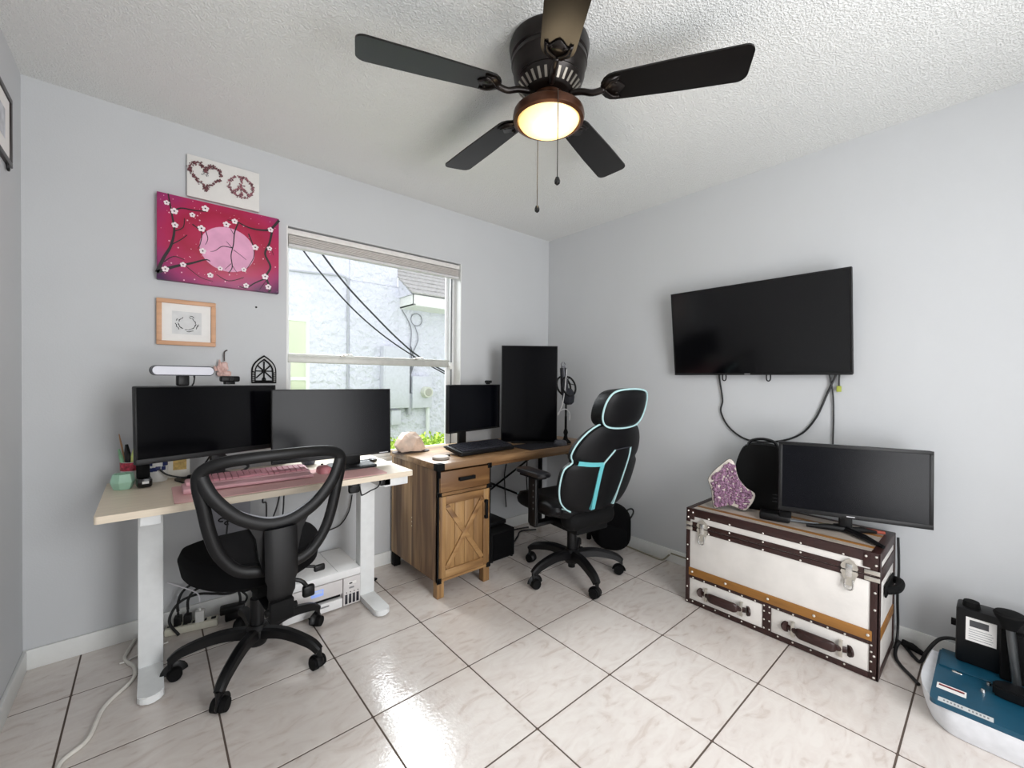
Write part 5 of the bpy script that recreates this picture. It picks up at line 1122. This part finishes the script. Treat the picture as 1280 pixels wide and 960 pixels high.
def trim_f(y0, y1, z0, z1, mat=DBR, nm='trim', x=TX0, th=0.008): bm = B(); bx(bm, x, x+th, y0, y1, z0, z1, 0.0015); return obj(nm, bm, mat, tk, W=True)
trim_f(TY0, TY1, TZ-0.042, TZ-0.002); trim_f(TY0+0.03, TY1-0.03, 0.402, 0.425); trim_f(TY0+0.03, TY1-0.03, 0.428, 0.452)
trim_f(TY0, TY0+0.03, 0.002, 0.425); trim_f(TY1-0.022, TY1, 0.002, 0.425); trim_f(TY0, TY0+0.03, 0.428, TZ-0.03); trim_f(TY1-0.022, TY1, 0.428, TZ-0.03)
trim_f(TY0+0.03, TY1-0.022, 0.002, 0.026); trim_f(TY0+0.03, TY1-0.022, 0.142, 0.158); trim_f(0.690, 0.727, 0.026, 0.142)
trim_f(TY0+0.022, TY1-0.018, 0.158, 0.200, TRIMWOOD, 'wood_strip', TX0-0.002, 0.01)
trim_f(TY0+0.004, TY0+0.055, TZ-0.065, TZ-0.005, DBR, 'corner_cap', TX0-0.001, 0.006); trim_f(TY1-0.045, TY1-0.004, TZ-0.06, TZ-0.005, DBR, 'corner_cap', TX0-0.001, 0.006)
bm = B(); bx(bm, TX0, TX0+0.014, TY0, TY1, TZ-0.004, TZ, 0.001); bx(bm, TX1-0.03, TX1, TY0, TY1, TZ-0.004, TZ, 0.001); bx(bm, TX0, TX1, TY0, TY0+0.03, TZ-0.004, TZ+0.0003, 0.001); bx(bm, TX0, TX1, TY1-0.03, TY1, TZ-0.004, TZ+0.0003, 0.001); obj('top_trim', bm, DBR, lid, W=True)
for xx in (TX0+0.06, TX1-0.13):
    bm = B(); bx(bm, xx, xx+0.028, TY0+0.03, TY1-0.03, TZ-0.003, TZ+0.0008, 0.001); obj('top_slat', bm, TRIMWOOD, lid, W=True)
# right side trims and handle
def trim_s(x0, x1, z0, z1, mat=DBR, nm='side_trim', y=TY0): bm = B(); bx(bm, x0, x1, y-0.001, y+0.007, z0, z1, 0.001); return obj(nm, bm, mat, tk, W=True)
trim_s(TX0, TX0+0.03, 0.002, TZ-0.002); trim_s(TX1-0.03, TX1, 0.002, TZ-0.002); trim_s(TX0+0.03, TX1-0.03, TZ-0.04, TZ-0.002); trim_s(TX0+0.03, TX1-0.03, 0.40, 0.452); trim_s(TX0+0.03, TX1-0.03, 0.002, 0.03); trim_s(TX0+0.03, TX1-0.03, 0.158, 0.2, TRIMWOOD, 'side_wood_strip')
bm = B(); tube(bm, [(2.36, TY0-0.004, 0.34), (2.38, TY0-0.03, 0.345), (2.44, TY0-0.038, 0.345), (2.50, TY0-0.03, 0.345), (2.52, TY0-0.004, 0.34)], 0.016, sub=4, n=10); box(bm, (2.44, TY0-0.005, 0.34), (0.20, 0.008, 0.05), 0.003); obj('side_handle', bm, BLACKM, tk, W=True)
# drawers
for (y0, y1, big) in ((0.731, 1.086, 0), (0.334, 0.686, 1)):
    bm = B(); bx(bm, TX0+0.001, TX0+0.012, y0, y1, 0.029, 0.139, 0.002); d_ = obj('drawer', bm, HIDE, tk, W=True)
    cy = (y0+y1)/2
    bm = B(); 
    pillow(bm, rrect(0.155, 0.046, 0.020, 5), 0.014, lambda a, b, h: (TX0-0.018-h-0.010*(1-(a/0.08)**2), cy+a, 0.083+b*1.0), p=2.5)
    hd_ = obj('handle', bm, DBR, d_, W=True)
    for s in (-1, 1):
        bm = B(); cyl(bm, (TX0-0.002, cy+s*0.112, 0.083), (TX0+0.004, cy+s*0.118, 0.083), 0.024, n=18); tube(bm, [(TX0-0.002, cy+s*0.108, 0.083), (TX0-0.012, cy+s*0.085, 0.083), (TX0-0.016, cy+s*0.065, 0.083)], 0.005, r2=0.013, n=8, up=(1, 0, 0)); obj('handle_tab', bm, DBR, hd_, W=True)
        bm = B(); bx(bm, TX0-0.014, TX0-0.009, cy+s*0.088-0.007, cy+s*0.088+0.007, 0.050, 0.116, 0.002); bx(bm, TX0-0.011, TX0+0.002, cy+s*0.088-0.006, cy+s*0.088+0.006, 0.048, 0.056, 0.001); bx(bm, TX0-0.011, TX0+0.002, cy+s*0.088-0.006, cy+s*0.088+0.006, 0.110, 0.118, 0.001); obj('handle_buckle', bm, NICKEL, hd_, W=True)
for cy in (1.022, 0.398):
    bm = B(); prism(bm, [(cy-0.026, 0.452), (cy-0.03, 0.44), (cy-0.026, 0.43), (cy+0.026, 0.43), (cy+0.03, 0.44), (cy+0.026, 0.452), (cy+0.012, 0.468), (cy, 0.475), (cy-0.012, 0.468)], TX0-0.006, TX0+0.001, lambda a, b, h: (h, a, b))
    prism(bm, [(cy-0.027, 0.425), (cy-0.03, 0.415), (cy-0.024, 0.405), (cy-0.015, 0.375), (cy-0.012, 0.362), (cy+0.012, 0.362), (cy+0.015, 0.375), (cy+0.024, 0.405), (cy+0.03, 0.415), (cy+0.027, 0.425)], TX0-0.006, TX0+0.001, lambda a, b, h: (h, a, b))
    la = obj('latch', bm, NICKEL, tk, W=True, smooth=0)
    bm = B(); bx(bm, TX0-0.014, TX0-0.006, cy-0.012, cy+0.012, 0.40, 0.455, 0.003); tube(bm, [(TX0-0.008, cy-0.012, 0.39), (TX0-0.011, cy-0.014, 0.355), (TX0-0.011, cy, 0.345), (TX0-0.011, cy+0.014, 0.355), (TX0-0.008, cy+0.012, 0.39)], 0.0035, sub=3); obj('hasp', bm, CHROME, la, W=True)
for (y0, y1) in ((TY0-0.001, TY0+0.05), (TY1-0.035, TY1+0.001)):
    for z in (0.405, 0.432):
        bm = B(); bx(bm, TX0-0.003, TX0+0.004, y0, y1, z, z+0.018, 0.002); obj('corner_clasp', bm, NICKEL, tk, W=True)
bm = B(); lathe(bm, [(0, 0.0035), (0.0028, 0.003), (0.0048, 0.0012), (0.005, 0), (0, 0)], 8); bmesh.ops.transform(bm, matrix=Matrix.Rotation(radians(-90), 4, 'Y'), verts=bm.verts)
bmesh.ops.recalc_face_normals(bm, faces=bm.faces[:]); riv = bpy.data.meshes.new('rivet'); bm.to_mesh(riv); bm.free(); riv.materials.append(M('rivet_nickel', '#e4e0d8', 0.3, metal=0.6))
tkc = ((TX0+TX1)/2, (TY0+TY1)/2)
def rivet(y, z, s=1.0, x=TX0): inst('rivet', riv, tk, (x-0.0003-tkc[0], y-tkc[1], z), scale=(1, s, s))
for y in (0.42, 0.575, 0.73, 0.885, 0.99):
    rivet(y, TZ-0.036, 0.9); rivet(y, 0.445, 0.9); rivet(y, 0.408, 0.9)
for y in (0.335, 0.52, 0.705, 0.90, 1.075): rivet(y, 0.179, 1.25, TX0-0.002)
for z in (0.012, 0.10, 0.29, 0.36): rivet(TY0+0.014, z); 
for z in (0.012, 0.09, 0.24, 0.32): rivet(TY1-0.010, z, 0.9)
for y in (0.41, 0.47, 0.53, 0.60, 0.66, 0.76, 0.82, 0.88, 0.95, 1.01, 1.07): rivet(y, 0.019, 0.85); rivet(y, 0.148, 0.85)
for z in (0.034, 0.075, 0.115, 0.142): rivet(0.697, z, 0.85); rivet(0.720, z, 0.85); rivet(0.323, z, 0.85)
for y, z in ((0.312, TZ-0.015), (0.312, TZ-0.05), (0.345, TZ-0.02), (1.10, TZ-0.015), (1.10, TZ-0.05), (1.075, TZ-0.02)): rivet(y, z, 1.0, TX0-0.001)
# amethyst
am = thing('amethyst_geode', 'purple amethyst geode slab standing at left on the trunk', 'geode', (2.36, 0.93, TZ+0.001), radians(-62))
ao = [(-0.085, 0.004), (-0.098, 0.10), (-0.115, 0.155), (-0.085, 0.205), (-0.045, 0.245), (-0.005, 0.278), (0.022, 0.255), (0.035, 0.20), (0.05, 0.165), (0.085, 0.125), (0.125, 0.10), (0.12, 0.06), (0.095, 0.018), (0.07, 0.0), (0.0, 0.022), (-0.05, 0.006)]
asm = [(p.x*0.95, p.y*1.0) for p in spline([(x, z, 0) for x, z in ao], 3, True)]
bm = B(); pillow(bm, asm, 0.05, lambda a, b, h: (a, 0.02+h, max(b*1.0, 0.0)), rings=6, p=2.4, t2=0.004); obj('rind', bm, M('geode_rind', '#3d3f3b', 0.8, var=0.3, scale=40), am)
bm = B(); pillow(bm, asm, 0.001, lambda a, b, h: (a*0.985, 0.017+h, 0.004+b*0.975), rings=5, p=3, t2=0.010); obj('pale_edge', bm, M('geode_edge', '#cfc6bd', 0.5, var=0.15, scale=60), am)
bm = B(); rnd = random.Random(8)
ca, cb = sum(p[0] for p in asm)/len(asm), sum(p[1] for p in asm)/len(asm)
def inside(px, pz, pts):
    r_ = False
    for k in range(len(pts)):
        (x1, z1), (x2, z2) = pts[k], pts[k-1]
        if (z1 > pz) != (z2 > pz) and px < (x2-x1)*(pz-z1)/(z2-z1)+x1: r_ = not r_
    return r_
ins = [(ca+(a-ca)*0.87, cb+(b-cb)*0.88) for a, b in asm]
cnt = 0
while cnt < 420:
    x, z = rnd.uniform(-0.1, 0.11), rnd.uniform(0.01, 0.27)
    if not inside(x, z, ins): continue
    cnt += 1; s = rnd.uniform(0.005, 0.011); dx, dz = rnd.uniform(-.006, .006), rnd.uniform(-.006, .006); hgt = rnd.uniform(0.004, 0.012)
    cyl(bm, (x, 0.012, z), (x+dx*0.4, 0.008-hgt*0.4, z+dz*0.4), s, s*0.95, 6); cyl(bm, (x+dx*0.4, 0.008-hgt*0.4, z+dz*0.4), (x+dx, 0.004-hgt, z+dz), s*0.95, s*0.1, 6)
o = obj('crystals', bm, M('amethyst', '#93728a', 0.15, var=0.6, scale=90, coat=0.4), am, smooth=0); o['kind'] = 'stuff'
# black speaker with carry handle
sk = thing('portable_speaker', 'black domed device with carry handle between geode and monitor on trunk', 'speaker', (2.535, 0.835, TZ+0.001), radians(-72))
so2 = [(p.x, p.y) for p in spline([(x, z, 0) for x, z in ((-0.115, 0.0), (-0.128, 0.12), (-0.125, 0.24), (-0.095, 0.325), (-0.05, 0.352), (0.05, 0.352), (0.095, 0.325), (0.125, 0.24), (0.128, 0.12), (0.115, 0.0))], 4, False)]
bm = B(); prism(bm, so2, -0.045, 0.05, lambda a, b, h: (a, h, b), bev=0.008); obj('body', bm, BLACKM, sk)
bm = B(); tube(bm, [(-0.07, 0, 0.335), (-0.055, 0, 0.368), (0, 0, 0.382), (0.055, 0, 0.368), (0.07, 0, 0.335)], 0.008, sub=5, r2=0.016, up=(0, 0, 1)); obj('carry_handle', bm, BLACK, sk)
for k in range(3):
    bm = B(); box(bm, (0.06, -0.047, 0.06+k*0.018), (0.022, 0.003, 0.004), 0.001); obj('button', bm, M('button_grey', '#2b2b2e', 0.4), sk)
dk = thing('dock', 'small black dock on trunk between speaker and monitor', 'dock', (2.385, 0.725, TZ+0.001), radians(-75))
bm = B(); box(bm, (0, 0, 0.02), (0.13, 0.075, 0.038), 0.008); obj('case', bm, BLACK, dk)
bm = B(); box(bm, (0.045, -0.03, 0.045), (0.05, 0.03, 0.03), 0.006); obj('plug', bm, BLACKM, dk)
st = thing('wiper_tool', 'slim grey tool lying on trunk under the monitor', 'tool', (2.45, 0.58, TZ+0.001))
bm = B(); tube(bm, [(2.40, 0.70, TZ+0.008), (2.43, 0.62, TZ+0.008), (2.46, 0.56, TZ+0.008)], 0.006); obj('handle', bm, M('tool_grey', '#6f7478', 0.4, metal=0.4), st, W=True)
bm = B(); tube(bm, [(2.46, 0.56, TZ+0.007), (2.49, 0.53, TZ+0.007), (2.50, 0.50, TZ+0.007)], 0.005, sub=3); obj('tip', bm, M('tool_olive', '#6d6a4c', 0.5), st, W=True)
pl = thing('pliers', 'red-handled pliers on trunk behind the monitor stand', 'pliers', (2.54, 0.38, TZ+0.001))
for k, s in enumerate((-1, 1)):
    bm = B(); tube(bm, [(2.50, 0.44, TZ+0.009), (2.525, 0.40+s*0.008, TZ+0.009), (2.545, 0.34+s*0.014, TZ+0.009)], 0.007, sub=4); obj('grip', bm, M('red_grip', '#b5543f', 0.5), pl, W=True)
bm = B(); tube(bm, [(2.50, 0.44, TZ+0.009), (2.48, 0.475, TZ+0.009)], [0.008, 0.004]); obj('jaw', bm, NICKEL, pl, W=True)

# ------------------------------------------------------------------ floor machine at the right
mh_ = thing('heat_press', 'teal and white bench machine with black housing and lever on floor at right', 'machine', (2.33, -0.08, 0))
mo = [(2.50, 0.165), (2.28, 0.178), (2.16, 0.158), (2.095, 0.11), (2.082, 0.06), (2.082, -0.36), (2.50, -0.36)]
mo3 = [(p.x, p.y) for p in spline([(x, y, 0) for x, y in mo[:5]], 4)]+mo[5:]
def tb(a, b, h):
    k = 1-0.08*(1-h/0.1)**2 if h < 0.1 else 1
    return (2.3+(a-2.3)*k, -0.08+(b+0.08)*k, h)
bm = B()
lay = [[bm.verts.new(tb(a, b, h)) for a, b in mo3] for h in (0.002, 0.02, 0.05, 0.085, 0.095)]
nn = len(mo3)
for A_, B_ in zip(lay, lay[1:]):
    for k in range(nn): bm.faces.new((A_[k], A_[(k+1) % nn], B_[(k+1) % nn], B_[k]))
bm.faces.new(lay[0][::-1]); bm.faces.new(lay[-1])
obj('base_tray', bm, M('tray_white', '#e4e6ea', 0.4), mh_, W=True)
TEALM = M('machine_teal', '#104a62', 0.4, var=0.06)
bm = B(); prism(bm, rrect(0.42, 0.50, 0.02, 4, 2.292, -0.108), 0.0952, 0.112); bx(bm, 2.35, 2.50, -0.35, 0.135, 0.112, 0.118, 0.002); obj('plate', bm, TEALM, mh_, W=True)
def lab(x0, x1, y0, y1, mat, nm, z=0.1125): bm = B(); bx(bm, x0, x1, y0, y1, z-0.0005, z); return obj(nm, bm, mat, mh_, W=True)
lb1 = lab(2.086, 2.114, -0.008, 0.121, M('plate_silver', '#cfd2d2', 0.4), 'name_plate')
bm = B()
for k in range(13):
    if k == 6: continue
    bx(bm, 2.095, 2.105, 0.106-k*0.0085-0.0022, 0.106-k*0.0085+0.0022, 0.1125, 0.1128)
obj('plate_lettering', bm, GREYLINE, lb1, W=True, smooth=0)
lb2 = lab(2.172, 2.213, 0.056, 0.130, PAPER, 'warning_label')
bm = B(); bx(bm, 2.199, 2.206, 0.061, 0.125, 0.1125, 0.1128); obj('red_bar', bm, M('label_red', '#a12a35', 0.5), lb2, W=True, smooth=0)
bm = B(); bx(bm, 2.194, 2.199, 0.061, 0.125, 0.1125, 0.1128); obj('dark_bar', bm, DARKLINE, lb2, W=True, smooth=0)
bm = B(); pillow(bm, rrect(0.012, 0.03, 0.005, 4, 2.34, 0.085), 0.004, lambda a, b, h: (a, b, 0.112+max(h, 0))); obj('logo_badge', bm, CHROME, mh_, W=True)
bm = B(); bx(bm, 2.43, 2.53, -0.345, 0.095, 0.118, 0.335, 0.01); hs_ = obj('housing', bm, BLACK, mh_, W=True)
bm = B(); bx(bm, 2.426, 2.431, -0.012, 0.068, 0.215, 0.305); ls = obj('spec_sticker', bm, PAPER, hs_, W=True)
bm = B(); bx(bm, 2.4255, 2.4265, 0.008, 0.058, 0.272, 0.297); 
obj('sticker_print', bm, M('sticker_grey', '#4b4b4e', 0.6), ls, W=True, smooth=0)
bm = B()
for k in range(5): bx(bm, 2.4255, 2.4265, 0.0-0.004*(k % 2), 0.060, 0.224+k*0.009, 0.226+k*0.009)
obj('sticker_lines', bm, M('sticker_line', '#9a9aa0', 0.6), ls, W=True, smooth=0)
bm = B(); cyl(bm, (2.47, 0.055, 0.33), (2.47, 0.055, 0.356), 0.026, 0.022, 20); obj('knob', bm, BLACKM, hs_, W=True)
bm = B(); cyl(bm, (2.48, 0.09, 0.25), (2.48, 0.11, 0.25), 0.014, n=12); obj('side_knob', bm, BLACKM, hs_, W=True)
bm = B(); bx(bm, 2.40, 2.44, -0.34, -0.02, 0.119, 0.30, 0.008); obj('inner_frame', bm, BLACKM, hs_, W=True)
bm = B(); cyl(bm, (2.375, -0.062, 0.125), (2.382, -0.042, 0.345), 0.012, n=14); lv_ = obj('lever', bm, M('lever_steel', '#5b5e60', 0.3, metal=0.7), mh_, W=True)
bm = B(); lathe(bm, [(0, -0.03), (0.02, -0.03), (0.026, -0.01), (0.038, 0.012), (0.041, 0.022), (0.036, 0.03), (0.015, 0.034), (0, 0.034)], 20, (2.383, -0.041, 0.352)); obj('lever_knob', bm, BLACKM, lv_, W=True)
bm = B(); prism(bm, [(2.262, -0.03), (2.272, -0.004), (2.315, -0.004), (2.335, -0.03), (2.345, -0.34), (2.25, -0.34)], 0.113, 0.15, bev=0.006); obj('press_arm', bm, BLACK, mh_, W=True)
for (x, y) in ((2.335, 0.004), (2.265, 0.018), (2.36, -0.03)):
    bm = B(); lathe(bm, [(0, 0.010), (0.006, 0.009), (0.008, 0.0), (0, 0)], 10, (x, y, 0.113)); obj('screw', bm, CHROME, mh_, W=True)
# lead of the machine and trunk cord
cable('machine_lead', [(2.53, 0.06, 0.14), (2.55, 0.10, 0.15), (2.545, 0.145, 0.13), (2.53, 0.18, 0.07), (2.53, 0.20, 0.012), (2.56, 0.225, 0.008), (2.60, 0.245, 0.008), (2.61, 0.262, 0.02)], 0.007, VC, 'black lead curving from the teal machine toward the trunk')
cable('floor_lead', [(2.60, 0.275, 0.04), (2.58, 0.285, 0.012), (2.50, 0.278, 0.008), (2.44, 0.255, 0.008), (2.38, 0.215, 0.008), (2.34, 0.19, 0.008)], 0.007, VC, 'black lead bowing across tiles beside the trunk')
bm = B(); tube(bm, [(2.615, 0.27, 0.03), (2.61, 0.235, 0.026), (2.60, 0.20, 0.016)], [0.014, 0.016, 0.010], n=10); tag(obj('inline_plug', bm, BLACKM), 'black inline plug on floor behind the trunk corner', 'plug')
cable('appliance_cable', [(2.635, 0.292, 0.50), (2.638, 0.288, 0.36), (2.634, 0.29, 0.22), (2.636, 0.287, 0.10), (2.61, 0.287, 0.03), (2.57, 0.29, 0.010)], 0.005, VC, 'black cord hanging down the rear edge of the trunk')
